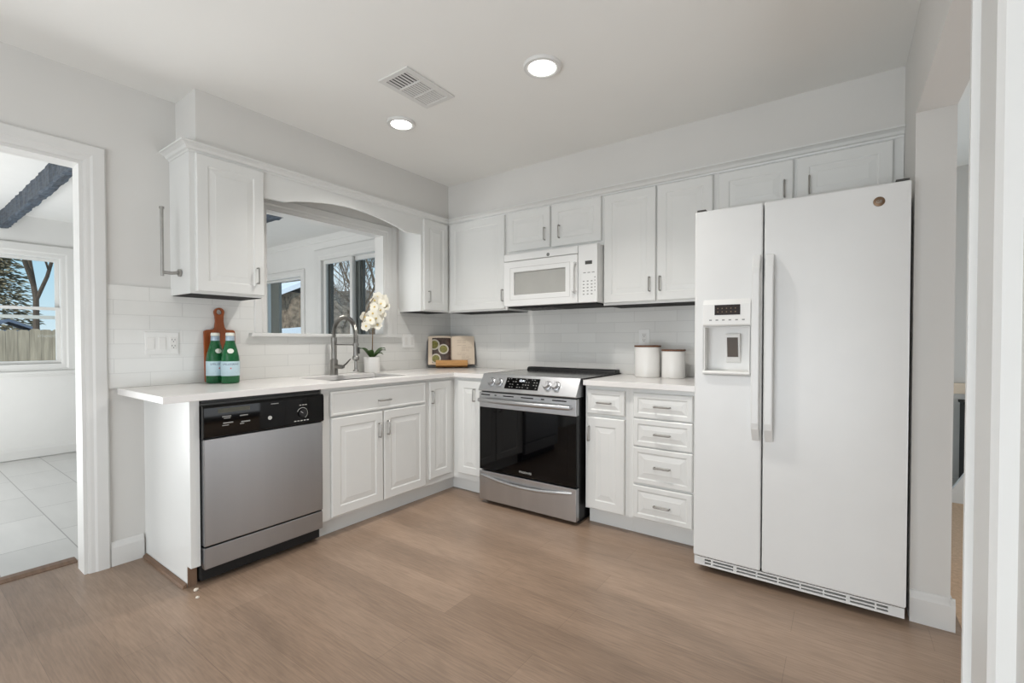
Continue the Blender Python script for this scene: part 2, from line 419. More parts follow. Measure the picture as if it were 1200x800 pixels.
MB().slab([-1.735, -1.728, -0.792, -0.785], [1.2135, 2.018, 2.025], lambda u, v: u < -1.728 or u > -0.792 or v > 2.018, FX, -WT - 0.005, 0.003).build('window_jamb', 'trim', w1)
# baseboards
def base_profile(h=0.125, t=0.014):
    return [(0, 0), (t, 0), (t, h - 0.03), (t * 0.75, h - 0.02), (t * 0.5, h - 0.006), (t * 0.3, h), (0, h)]
bb = MB().rings([[(p, y, z) for p, z in base_profile()] for y in (-2.533, -2.395)])
struct(bb.build('baseboard_left', 'trim'))
bb = MB().rings([[(XW - 0.001, -0.735 - p, z) for p, z in base_profile(0.13)], [(3.43 + 0.014 - 0.0, -0.735 - p, z) for p, z in base_profile(0.13)]])
bb.rings([[(3.43 + p, y, z) for p, z in base_profile(0.13)] for y in (-0.748, 0.12)])
struct(bb.build('baseboard_right', 'trim'))
# near casing on the right, beside the camera
nc = casing(MB(), lambda u, v, n: (3.188 - n, u, v), [(-2.59, 0, -1, 0), (-2.59, H, -1, 0)], 0.0, 0.105, 0.016)
nc.box(3.172, 3.4, -2.592, -2.585, 0, 2.10)
struct(nc.build('trim_2', 'trim'))
# threshold and shoe mould
struct(MB().prism([(-0.285, 0), (-0.285, 0.006), (-0.26, 0.012), (-0.225, 0.012), (-0.2, 0.003), (-0.2, 0)], lambda u, v, n: (u, n, v), -3.55, -2.62).build('trim_3', 'mould'))
struct(MB().prism([(-2.388, 0), (-2.405, 0), (-2.402, 0.012), (-2.388, 0.02)], lambda u, v, n: (n, u, v), 0.02, 0.56).build('trim_4', 'mould'))

# ------------------------------------------------------------------ sunroom shell
SC = 2.39
struct(MB().box(-3.62, -WT - 0.02, -4.3, 0.02, -0.09, -0.004).build('floor_sunroom', 'tilefloor'))
struct(MB().box(-3.7, -WT, -4.3, 0.1, SC, SC + 0.1).build('ceiling_sunroom', 'sunwall'))
struct(MB().box(-3.7, -WT, -4.42, -4.3, 0, SC).build('wall_sunroom_front', 'sunwall'))
WX = -3.5
sw = MB().slab([-4.3, -3.05, -2.085, -0.1], [0, 0.93, 2.0, SC], lambda u, v: not (-3.05 < u < -2.085 and 0.93 < v < 2.0), FX, WX - 0.14, WX)
struct(sw.build('wall_sunroom_left', 'sunwall'))
EY = -0.1
ew = MB().slab([-3.64, -3.42, -2.43, -1.99, -0.62, -0.22], [0, 0.9, 0.95, 1.965, 2.115, SC],
               lambda u, v: not (-3.42 < u < -2.43 and 0.95 < v < 1.965) and not (-1.99 < u < -0.62 and 0.9 < v < 2.115), FY, 0.1 - 0.14, 0.1)
struct(ew.build('wall_sunroom_back', 'sunwall'))
bb = MB().rings([[(WX + p, y, z) for p, z in base_profile(0.11)] for y in (-4.3, -0.1)])
struct(bb.build('baseboard_sunroom', 'trim'))
# crown strip in sunroom
cs = MB().rings([[(x, EY - p, SC - q) for p, q in ((0, 0), (0.05, 0), (0.02, 0.035), (0.008, 0.06), (0, 0.06))] for x in (-3.5, -0.22)])
struct(cs.build('trim_5', 'trim'))
# far double-hung window in the left sunroom wall
F = FX
fw = casing(MB(), F, [(-3.05, 0.93, -1, -1), (-3.05, 2.0, -1, 1), (-2.085, 2.0, 1, 1), (-2.085, 0.93, 1, -1), (-3.05, 0.93, -1, -1)], WX, 0.125, 0.02)
w2 = struct(fw.build('window_2', 'trim'))
def sash(F, u0, u1, v0, v1, n0, n1, wd, parent, m='trim', bot=None, gn=None):
    b_ = bot if bot else wd
    sh = MB().slab([u0, u0 + wd, u1 - wd, u1], [v0, v0 + b_, v1 - wd, v1], lambda u, v: u < u0 + wd or u > u1 - wd or v < v0 + b_ or v > v1 - wd, F, n0, n1).build('sash', m, parent, bevel=0.003)
    g = gn if gn else (n0 + n1) / 2
    MB().mbox(F, u0 + wd - 0.004, u1 - wd + 0.004, v0 + b_ - 0.004, v1 - wd + 0.004, g - 0.002, g + 0.002).build('pane', 'glass', sh)
    return sh
sash(F, -3.05, -2.085, 1.475, 2.0, WX - 0.09, WX - 0.06, 0.03, w2)
sash(F, -3.05, -2.085, 0.93, 1.505, WX - 0.055, WX - 0.025, 0.032, w2)
MB().mbox(F, -3.05, -2.085, 1.385, 1.42, WX - 0.12, WX - 0.1).build('storm_rail', 'trim', w2)
MB().mbox(F, -3.2, -1.94, 0.83, 0.86, WX, WX + 0.05).build('window_sill', 'trim', w2, bevel=0.004)
# end wall: small fixed window and sliding window
F = FY
w3 = struct(casing(MB(), F, [(-3.42, 0.95, 0, -1), (-3.42, 1.965, 0, 1), (-2.43, 1.965, 1, 1), (-2.43, 0.95, 1, -1), (-3.42, 0.95, 0, -1)], 0.1, 0.085, 0.02).build('window_3', 'trim'))
sash(F, -3.42, -2.43, 0.95, 1.965, 0.02, 0.05, 0.022, w3)
w4 = struct(casing(MB(), F, [(-1.99, 0.9, -1, -1), (-1.99, 2.115, -1, 1), (-0.62, 2.115, 1, 1), (-0.62, 0.9, 1, -1), (-1.99, 0.9, -1, -1)], 0.1, 0.13, 0.022).build('window_4', 'trim'))
sash(F, -1.985, -1.425, 0.9, 2.115, 0.05, 0.08, 0.045, w4)
sash(F, -1.49, -0.62, 0.9, 2.115, 0.01, 0.04, 0.045, w4)
MB().mbox(F, -3.35, -3.13, 0.97, 1.945, -0.02, 0.015).build('screen_frame', 'grey', w3)
MB().mbox(F, -1.95, -1.90, 0.94, 2.08, 0.0, 0.04).build('screen_frame', 'dgrey', w4)
MB().mbox(F, -1.50, -1.385, 0.95, 2.07, -0.03, 0.005).build('screen_frame', 'grey', w4)
MB().mbox(F, -1.367, -1.335, 0.95, 2.07, -0.03, 0.005).build('screen_frame', 'dgrey', w4)
# rough ceiling beams
def beam(y0, y1, label):
    mb = MB(); n = 60; rs = []
    for i in range(n + 1):
        x = -3.5 + (3.5 - WT) * i / n
        j = lambda: random.uniform(-0.006, 0.006)
        rs.append([(x, y0 + j(), 2.25 + j()), (x, y0 + 0.012 + j(), 2.243 + j()), (x, y1 + j(), 2.247 + j()), (x, y1 + j(), SC), (x, y0 + j(), SC)])
    return tag(mb.rings(rs).build('ceiling_beam', 'beam'), label, 'beam', 'sunroom ceiling beams')
beam(-2.50, -2.44, 'rough dark blue-grey ceiling beam seen through the left doorway')
beam(-1.16, -1.09, 'dark blue-grey ceiling beam whose tip shows at the top left of the kitchen window opening')

# ------------------------------------------------------------------ hall beyond the right opening
struct(MB().box(3.47, 7.0, -5.6, 3.2, -0.08, 0.002).build('floor_hall', 'carpet'))
struct(MB().box(3.43, 7.0, 1.6, 1.72, 0, H).build('wall_hall_back', 'wall'))
struct(MB().box(5.6, 5.72, -3.45, 1.6, 0, H).build('wall_hall_right', 'wall'))
struct(MB().box(3.43, 5.72, -3.57, -3.45, 0, H).build('wall_hall_front', 'wall'))
struct(MB().box(3.43, 5.6, 1.585, 1.6, 0, 0.11).build('baseboard_hall', 'trim'))
struct(MB().box(3.43, 5.6, 1.56, 1.6, 0.76, 0.84).build('trim_6', 'page'))
st = MB().prism([(3.70, 0.06), (4.05, 0.72), (4.25, 0.72), (4.25, 0.002), (3.70, 0.002)], FY, -1.30, -1.26)
tag(st.build('stair_stringer', 'trim'), 'white slanted stair skirt board seen through the right opening', 'stair')
hk = thing('hall_stairwell_dark', 'black block standing in for a dark stairwell far off through the right-hand opening', 'cabinet', (3.93, 1.46, 0))  # black block added for the darkness of a stairwell opening
MB().box(3.795, 4.1, 1.36, 1.55, 0.03, 0.70).build('body', 'blackmat', hk, bevel=0.004)
MB().box(3.785, 4.11, 1.35, 1.555, 0.70, 0.72).build('top', 'blackmat', hk, bevel=0.003)
MB().box(3.80, 4.09, 1.35, 1.36, 0.06, 0.68).build('door', 'black', hk, bevel=0.003)
MB().box(3.80, 4.09, 1.38, 1.54, 0.002, 0.03).build('plinth', 'blackmat', hk)

# ================================================================== cabinets
# ---- base cabinets, left run (face x=.604)
BX = 0.604
def base_body(mb, x0, x1, y0, y1, toe):
    return mb
pn = thing('end_panel', 'white end panel closing the left end of the counter beside the dishwasher', 'cabinet panel', (0.3, -2.36, 0))
MB().prism([(0.0, 0.0), (0.556, 0.0), (0.556, 0.10), (BX, 0.10), (BX, 0.884), (0.0, 0.884)], lambda u, v, n: (u, n, v), -2.386, -2.345).build('panel', 'cab', pn, bevel=0.0015)
MB().box(0.5565, 0.563, -2.384, -2.347, 0.0, 0.095).build('raw_edge', 'mould', pn)

sc = thing('sink_cabinet', 'white base cabinet under the sink with a false drawer and two doors', 'cabinet', (0.3, -1.31, 0))
MB().prism([(0.01, 0.0), (0.545, 0.0), (0.545, 0.105), (BX, 0.105), (BX, 0.7), (0.01, 0.7)], lambda u, v, n: (u, n, v), -1.725, -0.8955).slab(
    [-1.725, -1.70, -0.92, -0.8955], [0.01, 0.58, BX], lambda u, v: u < -1.70 or u > -0.92 or v > 0.58, lambda u, v, n: (v, u, n), 0.7, 0.884).build('body', 'cab', sc)
door(FX, -1.672, -0.914, 0.716, 0.864, BX, sc, (-1.288, 0.777), False, 'false_drawer', raised=False)
door(FX, -1.668, -1.296, 0.118, 0.706, BX, sc, (-1.331, 0.585))
door(FX, -1.288, -0.916, 0.118, 0.706, BX, sc, (-1.262, 0.592))
cc = thing('corner_cabinet', 'white base cabinet turning the inner corner, one narrow door on each side', 'cabinet', (0.45, -0.45, 0))
MB().prism([(0.01, -0.895), (0.545, -0.895), (0.545, -0.545), (0.925, -0.545), (0.925, -0.01), (0.01, -0.01)], FZ, 0.0, 0.105).prism(
    [(0.01, -0.895), (BX, -0.895), (BX, -BX), (0.925, -BX), (0.925, -0.01), (0.01, -0.01)], FZ, 0.105, 0.884).build('body', 'cab', cc)
door(FX, -0.876, -0.645, 0.15, 0.862, BX, cc, (-0.858, 0.75))
door(FY, 0.662, 0.905, 0.15, 0.862, BX, cc, (0.835, 0.757))
# ---- base cabinets right of the range (face y=-.604)
def base_right(x0, x1, label):
    c = thing('base_cabinet', label, 'cabinet', ((x0 + x1) / 2, -0.3, 0), 'base cabinets right of the range')
    MB().prism([(0.01, 0.0), (0.545, 0.0), (0.545, 0.105), (BX, 0.105), (BX, 0.884), (0.01, 0.884)], lambda u, v, n: (n, -u, v), x0, x1).build('body', 'cab', c)
    return c
c1 = base_right(1.742, 2.0345, 'white base cabinet next to the range, one drawer above one door')
door(FY, 1.758, 2.006, 0.708, 0.860, BX, c1, (1.876, 0.781), False, 'drawer', frame=0.026)
door(FY, 1.758, 2.006, 0.112, 0.688, BX, c1, (1.775, 0.583))
c2 = base_right(2.035, 2.43, 'white base cabinet beside the refrigerator with a stack of four drawers')
for v0, v1, hz in ((0.712, 0.858, 0.784), (0.545, 0.705, 0.624), (0.325, 0.538, 0.433), (0.118, 0.312, 0.209)):
    door(FY, 2.06, 2.400, v0, v1, BX, c2, (2.233, hz), False, 'drawer', frame=0.028)

# ---- worktops
SX0, SX1, SY0, SY1 = 0.15, 0.53, -1.60, -1.00
xs = [0.0085, SX0, SX1, 0.639, 0.928]; ys = [-2.4985, SY0, SY1, -0.635, -0.0085]
wtp = MB().slab(xs, ys, lambda u, v: (u < 0.639 or v > -0.635) and not (SX0 < u < SX1 and SY0 < v < SY1), FZ, 0.885, CT).build('worktop', 'quartz', bevel=0.002)
tag(wtp, 'white quartz L-shaped worktop running from the doorway round the corner to the range', 'worktop')
wtr = MB().box(1.742, 2.438, -0.645, -0.0085, 0.885, CT).build('worktop', 'quartz', bevel=0.002)
tag(wtr, 'short white quartz worktop between the range and the refrigerator', 'worktop')

# ---- sink
sk = thing('kitchen_sink', 'undermount stainless steel sink set into the worktop under the window', 'sink', (0.34, -1.3, 0.72))
MB().slab([SX0 - 0.012, SX0 - 0.002, SX1 + 0.002, SX1 + 0.012], [SY0 - 0.012, SY0 - 0.002, SY1 + 0.002, SY1 + 0.012], lambda u, v: u < SX0 - 0.002 or u > SX1 + 0.002 or v < SY0 - 0.002 or v > SY1 + 0.002, FZ, 0.716, 0.884).box(SX0 - 0.012, SX1 + 0.012, SY0 - 0.012, SY1 + 0.012, 0.706, 0.716).build('basin', 'steel', sk)
MB().lathe([(0.0, 0), (0.045, 0), (0.045, 0.003), (0.03, 0.004), (0.02, 0.001), (0.0, 0.001)], (0.34, -1.3, 0.716), 20).build('drain', 'steel_h', sk, smooth=True)

# ---- wall cabinets
UL = thing('wall_cabinet', 'white single-door wall cabinet hanging left of the kitchen window', 'cabinet', (0.13, -2.07, 1.415), 'wall cabinets')
MB().slab([-2.258, -2.24, -1.90, -1.885], [1.415, 1.435, 2.17], lambda u, v: True, FX, 0.0, 0.268).build('body', 'cab', UL)
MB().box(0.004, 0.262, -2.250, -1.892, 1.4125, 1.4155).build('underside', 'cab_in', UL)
door(FX, -2.232, -1.882, 1.428, 2.155, 0.268, UL, (-1.925, 1.54), th=0.019)
UR = thing('wall_cabinet', 'narrow white wall cabinet between the window and the corner', 'cabinet', (0.13, -0.45, 1.40), 'wall cabinets')
MB().box(0.0, 0.268, -0.628, -0.304, 1.405, 2.17).build('body', 'cab', UR)
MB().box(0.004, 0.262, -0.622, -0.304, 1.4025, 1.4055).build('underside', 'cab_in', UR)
door(FX, -0.606, -0.332, 1.415, 2.155, 0.268, UR, (-0.562, 1.525))
UY = 0.303
def wall_cab(x0, x1, z0, label, doors, dark=True):
    c = thing('wall_cabinet', label, 'cabinet', ((x0 + x1) / 2, -0.15, z0), 'wall cabinets')
    MB().box(x0, x1, -UY, -0.0005, z0, 2.17).build('body', 'cab', c)
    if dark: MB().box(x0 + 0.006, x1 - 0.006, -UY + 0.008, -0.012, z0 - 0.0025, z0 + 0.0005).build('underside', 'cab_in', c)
    for (u0, u1, v0, v1, hp) in doors: door(FY, u0, u1, v0, v1, UY, c, hp)
    return c
wall_cab(0.2685, 0.9045, 1.405, 'wide single-door white wall cabinet in the corner, left of the microwave', [(0.300, 0.885, 1.417, 2.155, (0.873, 1.522))])
wall_cab(0.905, 1.7245, 1.822, 'short two-door white wall cabinet above the microwave', [(0.913, 1.302, 1.856, 2.155, (1.262, 1.955)), (1.316, 1.711, 1.852, 2.155, (1.385, 1.955))], False)
wall_cab(1.725, 2.4435, 1.405, 'tall two-door white wall cabinet above the canisters', [(1.733, 2.088, 1.42, 2.152, (2.052, 1.528)), (2.099, 2.431, 1.42, 2.152, (2.120, 1.528))])
wall_cab(2.444, 3.303, 1.865, 'shallow two-door white wall cabinet over the refrigerator', [(2.462, 2.841, 1.885, 2.150, (2.80, 1.995)), (2.857, 3.262, 1.885, 2.150, (2.915, 1.995))], False)
# microwave alcove fillers: none
# valance with arch over the window
vp = [(-1.8845, 2.17), (-1.8845, 2.010), (-1.742, 2.016)]
for i in range(1, 24):
    t = i / 24.0; y = -1.742 + (0.955) * t
    vp.append((y, 2.016 + 0.072 * math.sin(PI * t) ** 0.85))
vp += [(-0.787, 2.016), (-0.6285, 2.026), (-0.6285, 2.17)]
va = MB().prism(vp, FX, 0.249, 0.268).build('window_valance', 'cab', bevel=0.0015)
tag(va, 'white arched wooden valance board bridging the two cabinets above the window', 'valance')
# crown moulding
cp = [(0.0, 0.0), (0.003, 0.0), (0.006, 0.008), (0.016, 0.012), (0.024, 0.024), (0.040, 0.032), (0.050, 0.034), (0.050, 0.042), (0.0, 0.042)]
cz = 2.158
def crown_pt(p, q, k):
    return [(0.0, -2.258 - p, cz + q), (0.270 + p, -2.258 - p, cz + q), (0.270 + p, -0.305 - p, cz + q), (XW - 0.001, -0.305 - p, cz + q)][k]
crn = MB().rings([[crown_pt(p, q, k) for p, q in cp] for k in range(4)])
struct(crn.build('trim_7', 'cab'))

# ---- paper towel holder
ph = thing('paper_towel_holder', 'slim nickel paper towel bar on the side of the left wall cabinet', 'paper towel holder', (0.15, -2.33, 1.5))
MB().tube([(0.15, -2.342, 1.505), (0.15, -2.342, 1.86)], 0.0075, 10).build('rod', 'nickel', ph, smooth=True)
MB().lathe([(0, -0.005), (0.011, -0.005), (0.011, 0.006), (0, 0.006)], (0.15, -2.342, 1.862), 14).build('cap', 'nickel', ph, smooth=True)
MB().tube([(0.15, -2.345, 1.525), (0.15, -2.30, 1.524), (0.15, -2.268, 1.53)], 0.009, 10).build('arm', 'nickel', ph, smooth=True)
MB().lathe([(0, 0), (0.02, 0), (0.02, 0.01), (0.012, 0.012), (0, 0.012)], (0.15, -2.2705, 1.53), 16, 'y').build('mount', 'nickel', ph, smooth=True)

# ================================================================== dishwasher
dw = thing('dishwasher', 'stainless steel dishwasher with a black control panel under the left counter', 'dishwasher', (0.3, -2.035, 0))
y0, y1 = -2.342, -1.728
MB().box(0.03, 0.59, y0 + 0.004, y1 - 0.004, 0.02, 0.878).build('tub', 'blackmat', dw)
MB().box(0.59, 0.612, y0, y1 - 0.008, 0.868, 0.884).build('top_strip', 'black', dw, bevel=0.002)
MB().box(0.59, 0.606, y0, y1 - 0.008, 0.85, 0.866).build('vent_strip', 'dgrey', dw)
cpn = MB().prism([(0.59, 0.700), (0.630, 0.700), (0.640, 0.708), (0.640, 0.846), (0.632, 0.858), (0.59, 0.858)], lambda u, v, n: (u, n, v), y0, y1).build('control_panel', 'blackglass', dw, bevel=0.003)
MB().box(0.6395, 0.6415, -2.280, -2.135, 0.818, 0.838).build('handle_recess', 'recess', cpn)
for (yy, zz, w, h) in ((-2.262, 0.796, 0.04, 0.005), (-2.255, 0.788, 0.03, 0.004), (-2.258, 0.764, 0.045, 0.006), (-2.262, 0.754, 0.03, 0.004), (-2.182, 0.792, 0.038, 0.005), (-2.176, 0.760, 0.042, 0.006), (-2.182, 0.752, 0.02, 0.004), (-2.03, 0.832, 0.04, 0.004)):
    MB().box(0.6398, 0.6405, yy, yy + w, zz, zz + h).build('button_marking', 'markdark', cpn)
MB().tube([(0.6402, -1.858 + 0.03 * math.cos(R(-60 + 10 * k)), 0.765 + 0.03 * math.sin(R(-60 + 10 * k))) for k in range(23)], 0.0013, 5).build('dial_ring', 'mark', cpn)
for k in range(5): MB().box(0.6398, 0.6405, -1.905 + 0.018 * k, -1.893 + 0.018 * k, 0.722, 0.727).build('dial_marking', 'mark', cpn)
for k in range(3): MB().box(0.6398, 0.6405, -1.875 + 0.016 * k, -1.864 + 0.016 * k, 0.808, 0.812).build('dial_marking', 'mark', cpn)
dk = MB().lathe([(0.0, 0.0), (0.022, 0.0), (0.022, 0.010), (0.019, 0.014), (0, 0.014)], (0.6395, -1.858, 0.765), 24, 'x').build('dial_knob', 'black', cpn, smooth=True)
MB().tube([(0.654, -1.862, 0.767), (0.654, -1.876, 0.778)], 0.0015, 6).build('pointer', 'mark', dk)
MB().lathe([(0.0, 0.0), (0.0105, 0.0), (0.0105, 0.0015), (0, 0.0015)], (0.6396, -2.035, 0.763), 20, 'x').build('emblem', 'mark', cpn, smooth=True)
MB().box(0.592, 0.634, y0 + 0.003, y1 - 0.006, 0.192, 0.698).build('door', 'steel', dw, bevel=0.004)
MB().box(0.592, 0.630, y0 + 0.003, y1 - 0.006, 0.083, 0.184).build('lower_panel', 'steel', dw, bevel=0.003)
MB().box(0.50, 0.535, y0 + 0.006, y1 - 0.006, 0.0, 0.083).build('kick_plate', 'blackmat', dw)

# ================================================================== range
rg = thing('range', 'stainless steel slide-in range with a black glass oven door', 'range', (1.33, -0.35, 0))
RX0, RX1 = 0.934, 1.722
MB().box(RX0 + 0.004, RX1 - 0.002, -0.645, -0.02, 0.03, 0.905).build('body', 'black', rg)
MB().box(RX0 + 0.02, RX1 - 0.02, -0.62, -0.05, 0.0, 0.03).build('plinth', 'blackmat', rg)
MB().box(RX0 + 0.001, RX1 + 0.012, -0.632, -0.075, 0.9185, 0.925).build('cooktop', 'cookglass', rg, bevel=0.001)
for a, b in ((RX0 - 0.003, RX0 + 0.001), (RX1 + 0.012, RX1 + 0.017)):
    MB().box(a, b, -0.634, -0.03, 0.9185, 0.926).build('cooktop_trim', 'blackmat', rg)
vt = MB().prism([(-0.020, 0.920), (-0.092, 0.920), (-0.086, 0.942), (-0.07, 0.950), (-0.020, 0.950)], lambda u, v, n: (n, u, v), RX0 + 0.012, RX1 + 0.002).build('rear_vent', 'black', rg, bevel=0.003)
for k in range(5):
    MB().box(RX0 + 0.06 + k * 0.14, RX0 + 0.17 + k * 0.14, -0.075, -0.045, 0.9502, 0.9512).build('vent_slot', 'dgrey', vt)
# slanted control panel
A = Vector((0, -0.7025, 0.811)); B = Vector((0, -0.6405, 0.924)); S = (B - A); SL = S.length; S.normalize(); N = Vector((0, -S.z, S.y))
FP = lambda u, v, n: (u, A.y + S.y * v + N.y * n, A.z + S.z * v + N.z * n)
cpl = MB().prism([(-0.60, 0.806), (-0.700, 0.806), (-0.702, 0.812), (-0.640, 0.924), (-0.632, 0.928), (-0.60, 0.926)], lambda u, v, n: (n, u, v), RX0, RX1).build('control_panel', 'steel_h', rg, bevel=0.002)
MB().mbox(FP, 1.158, 1.430, 0.026, 0.108, -0.002, 0.0025).build('touch_display', 'blackglass', cpl)
for r_ in range(4):
    for c_ in range(12):
        if 4 <= c_ <= 6 and r_ >= 2: continue
        if random.random() < 0.25: continue
        u = 1.172 + c_ * 0.0215; v = 0.038 + r_ * 0.02
        MB().mbox(FP, u, u + 0.010, v, v + 0.0035, 0.0022, 0.003).build('touch_key', 'markdark', cpl)
vs, fs = text_geo('12:41', 0.022)
MB().add([FP(1.292 + x, 0.081 + y, 0.0032) for x, y, z in vs], fs).build('clock_digits', 'display', cpl)
for kx in (1.035, 1.101, 1.495, 1.560):
    kb = MB().mlathe(FP, [(0.030, -0.001), (0.030, 0.005), (0.024, 0.008), (0.023, 0.026), (0.020, 0.030), (0.0, 0.030)], kx, 0.066, 24).build('knob', 'steel_h', cpl, smooth=True)
    MB().mlathe(FP, [(0.0315, -0.0005), (0.0315, 0.002), (0.0, 0.002)], kx, 0.068, 24).build('knob_ring', 'black', kb, smooth=True)
    MB().mbox(FP, kx - 0.003, kx + 0.003, 0.068, 0.09, 0.026, 0.032).build('pointer_rib', 'steel_h', kb)
MB().box(RX0 + 0.004, RX1 - 0.004, -0.66, -0.60, 0.797, 0.806).build('gap_strip', 'blackmat', rg)
od = MB().box(RX0 + 0.003, RX1 - 0.004, -0.692, -0.647, 0.690, 0.797).build('oven_door', 'steel_h', rg, bevel=0.003)
MB().box(RX0 + 0.003, RX1 - 0.004, -0.690, -0.647, 0.243, 0.690).build('door_glass', 'blackglass', od, bevel=0.002)
MB().box(RX0 + 0.06, RX1 - 0.06, -0.6908, -0.6895, 0.30, 0.62).build('door_window', 'blackglass', od)
for (a, b) in ((0.955, 1.035), (1.075, 1.092), (1.15, 1.24), (1.30, 1.40), (1.46, 1.485), (1.545, 1.65)):
    MB().box(a, b, -0.6926, -0.690, 0.776, 0.784).build('vent_slot', 'blackmat', od)
def bow(z, bowd, x0, x1, yb):
    n = 18; pts = [(x0, yb + 0.006, z)]; 
    for i in range(n + 1):
        t = i / n
        pts.append((x0 + 0.004 + (x1 - x0 - 0.008) * t, yb - 0.030 - bowd * math.sin(PI * t), z - 0.012 * math.sin(PI * t) * 0))
    pts.append((x1, yb + 0.006, z)); return pts
MB().tube(bow(0.744, 0.018, 0.958, 1.686, -0.692), [0.008] + [0.0155] * 19 + [0.008], 12).build('handle', 'steel_h', od, smooth=True)
vs, fs = text_geo('FRIGIDAIRE', 0.02)
MB().add([(1.335 + x, -0.6912, 0.268 + y) for x, y, z in vs], fs).build('lettering', 'mark', od)
dr = MB().box(RX0 + 0.003, RX1 - 0.004, -0.692, -0.647, 0.026, 0.233).build('storage_drawer', 'steel_h', rg, bevel=0.003)
n = 18
pts = [(RX0 + 0.02 + 0.735 * i / n, -0.694 - 0.022 * math.sin(PI * i / n), 0.203 - 0.026 * math.sin(PI * i / n)) for i in range(n + 1)]
MB().tube(pts, [0.007] + [0.011] * (n - 1) + [0.007], 10).build('handle', 'steel_h', dr, smooth=True)

# ================================================================== microwave
mw = thing('microwave', 'white over-the-range microwave with a grey window hung under the wall cabinets', 'microwave', (1.33, -0.2, 1.42))
MX0, MX1 = 0.9415, 1.722
MB().box(MX0, MX1, -0.375, -0.02, 1.424, 1.819).build('body', 'fridge', mw, bevel=0.003)
MB().box(MX0 + 0.02, MX1 - 0.02, -0.37, -0.03, 1.413, 1.4245).build('underside', 'blackmat', mw)
g_ = MB()
for k in range(7): g_.box(MX0 + 0.05 + 0.05 * k, MX0 + 0.075 + 0.05 * k, -0.32, -0.10, 1.410, 1.4135)
g_.build('grease_filter', 'dgrey', mw)
MD = 1.576
dd = MB().slab([MX0, 1.035, 1.478, MD - 0.0015], [1.424, 1.508, 1.678, 1.762], lambda u, v: not (1.035 < u < 1.478 and 1.508 < v < 1.678), FY, 0.376, 0.404).build('door', 'fridge', mw, bevel=0.004)
MB().mbox(FY, 1.034, 1.479, 1.507, 1.679, 0.377, 0.392).build('door_window', 'mwglass', dd)
MB().slab([1.000, 1.004, 1.512, 1.516], [1.47, 1.474, 1.71, 1.714], lambda u, v: u < 1.004 or u > 1.512 or v < 1.474 or v > 1.71, FY, 0.4035, 0.4045).build('door_groove', 'groove', dd)
hp = [(1.555, -0.403, 1.70), (1.555, -0.436, 1.69), (1.555, -0.442, 1.66), (1.555, -0.442, 1.54), (1.555, -0.436, 1.51), (1.555, -0.403, 1.50)]
MB().tube(hp, 0.0125, 10).build('handle', 'fridge', dd, smooth=True)
tb = MB().mbox(FY, MX0, MD - 0.0015, 1.766, 1.8185, 0.376, 0.402).build('vent_grille', 'fridge', mw, bevel=0.003)
MB().mlathe(FY, [(0.0125, 0.400), (0.0125, 0.4035), (0, 0.4035)], 1.337, 1.783, 20).build('emblem', 'grey', tb, smooth=True)
cpm = MB().mbox(FY, MD + 0.0015, MX1, 1.424, 1.8185, 0.376, 0.402).build('control_panel', 'fridge', mw, bevel=0.004)
MB().mbox(FY, 1.632, 1.684, 1.683, 1.707, 0.4015, 0.403).build('clock_window', 'dgrey', cpm)
for r_ in range(5):
    for c_ in range(3): MB().mbox(FY, 1.615 + c_ * 0.03, 1.628 + c_ * 0.03, 1.565 - r_ * 0.022, 1.573 - r_ * 0.022, 0.4015, 0.4027).build('key', 'markdark', cpm)
for c_ in range(3): MB().mbox(FY, 1.618 + c_ * 0.032, 1.638 + c_ * 0.032, 1.624, 1.630, 0.4015, 0.4027).build('key', 'markdark', cpm)
for c_ in range(5): MB().mbox(FY, 1.702, 1.708, 1.50 + c_ * 0.022, 1.51 + c_ * 0.022, 0.4015, 0.4027).build('key', 'markdark', cpm)

# ================================================================== refrigerator
fr = thing('refrigerator', 'tall white side-by-side refrigerator with an ice and water dispenser', 'refrigerator', (2.867, -0.4, 0))
FX0, FX1, FS = 2.444, 3.291, 2.7565
FT, FB = 1.822, 0.055
MB().box(FX0 + 0.003, FX1 - 0.003, -0.702, -0.04, 0.04, 1.80).build('body', 'fridge', fr, bevel=0.004)
MB().box(FX0 + 0.03, FX1 - 0.03, -0.68, -0.08, -0.0237, 0.04).build('base', 'blackmat', fr)
DX0, DX1, DZ0, DZ1 = 2.492, 2.702, 0.995, 1.235
n1, n0 = 0.772, 0.708
ld = MB().slab([FX0, DX0, DX1, FS - 0.003], [FB, DZ0, DZ1, FT], lambda u, v: not (DX0 < u < DX1 and DZ0 < v < DZ1), FY, n0, n1).build('freezer_door', 'fridge', fr, bevel=0.008, seg=3)
# dispenser
dp = MB().slab([DX0 + 0.0005, DX0 + 0.004, DX1 - 0.004, DX1 - 0.0005], [DZ0 + 0.0005, DZ0 + 0.004, DZ1 - 0.004, DZ1 - 0.0005], lambda u, v: u < DX0 + 0.004 or u > DX1 - 0.004 or v < DZ0 + 0.004 or v > DZ1 - 0.004, FY, 0.702 + 0.001, n1 + 0.002)
dp.mbox(FY, DX0 + 0.001, DX1 - 0.001, DZ0 + 0.001, DZ1 - 0.001, 0.7025, 0.7065).build('dispenser_recess', 'plastic', ld)
MB().prism([(DZ0 + 0.002, 0.703), (DZ0 + 0.002, 0.790), (DZ0 + 0.010, 0.792), (DZ0 + 0.018, 0.786), (DZ0 + 0.018, 0.703)], lambda u, v, n: (n, -v, u), DX0 - 0.003, DX1 + 0.003).build('drip_tray', 'plastic', ld, bevel=0.002)
pd = MB().prism([(1.050, 0.7065), (1.20, 0.7065), (1.20, 0.735), (1.19, 0.742), (1.075, 0.725), (1.06, 0.72)], lambda u, v, n: (n, -v, u), 2.585, 2.652).build('paddle_holder', 'plastic', ld, bevel=0.003)
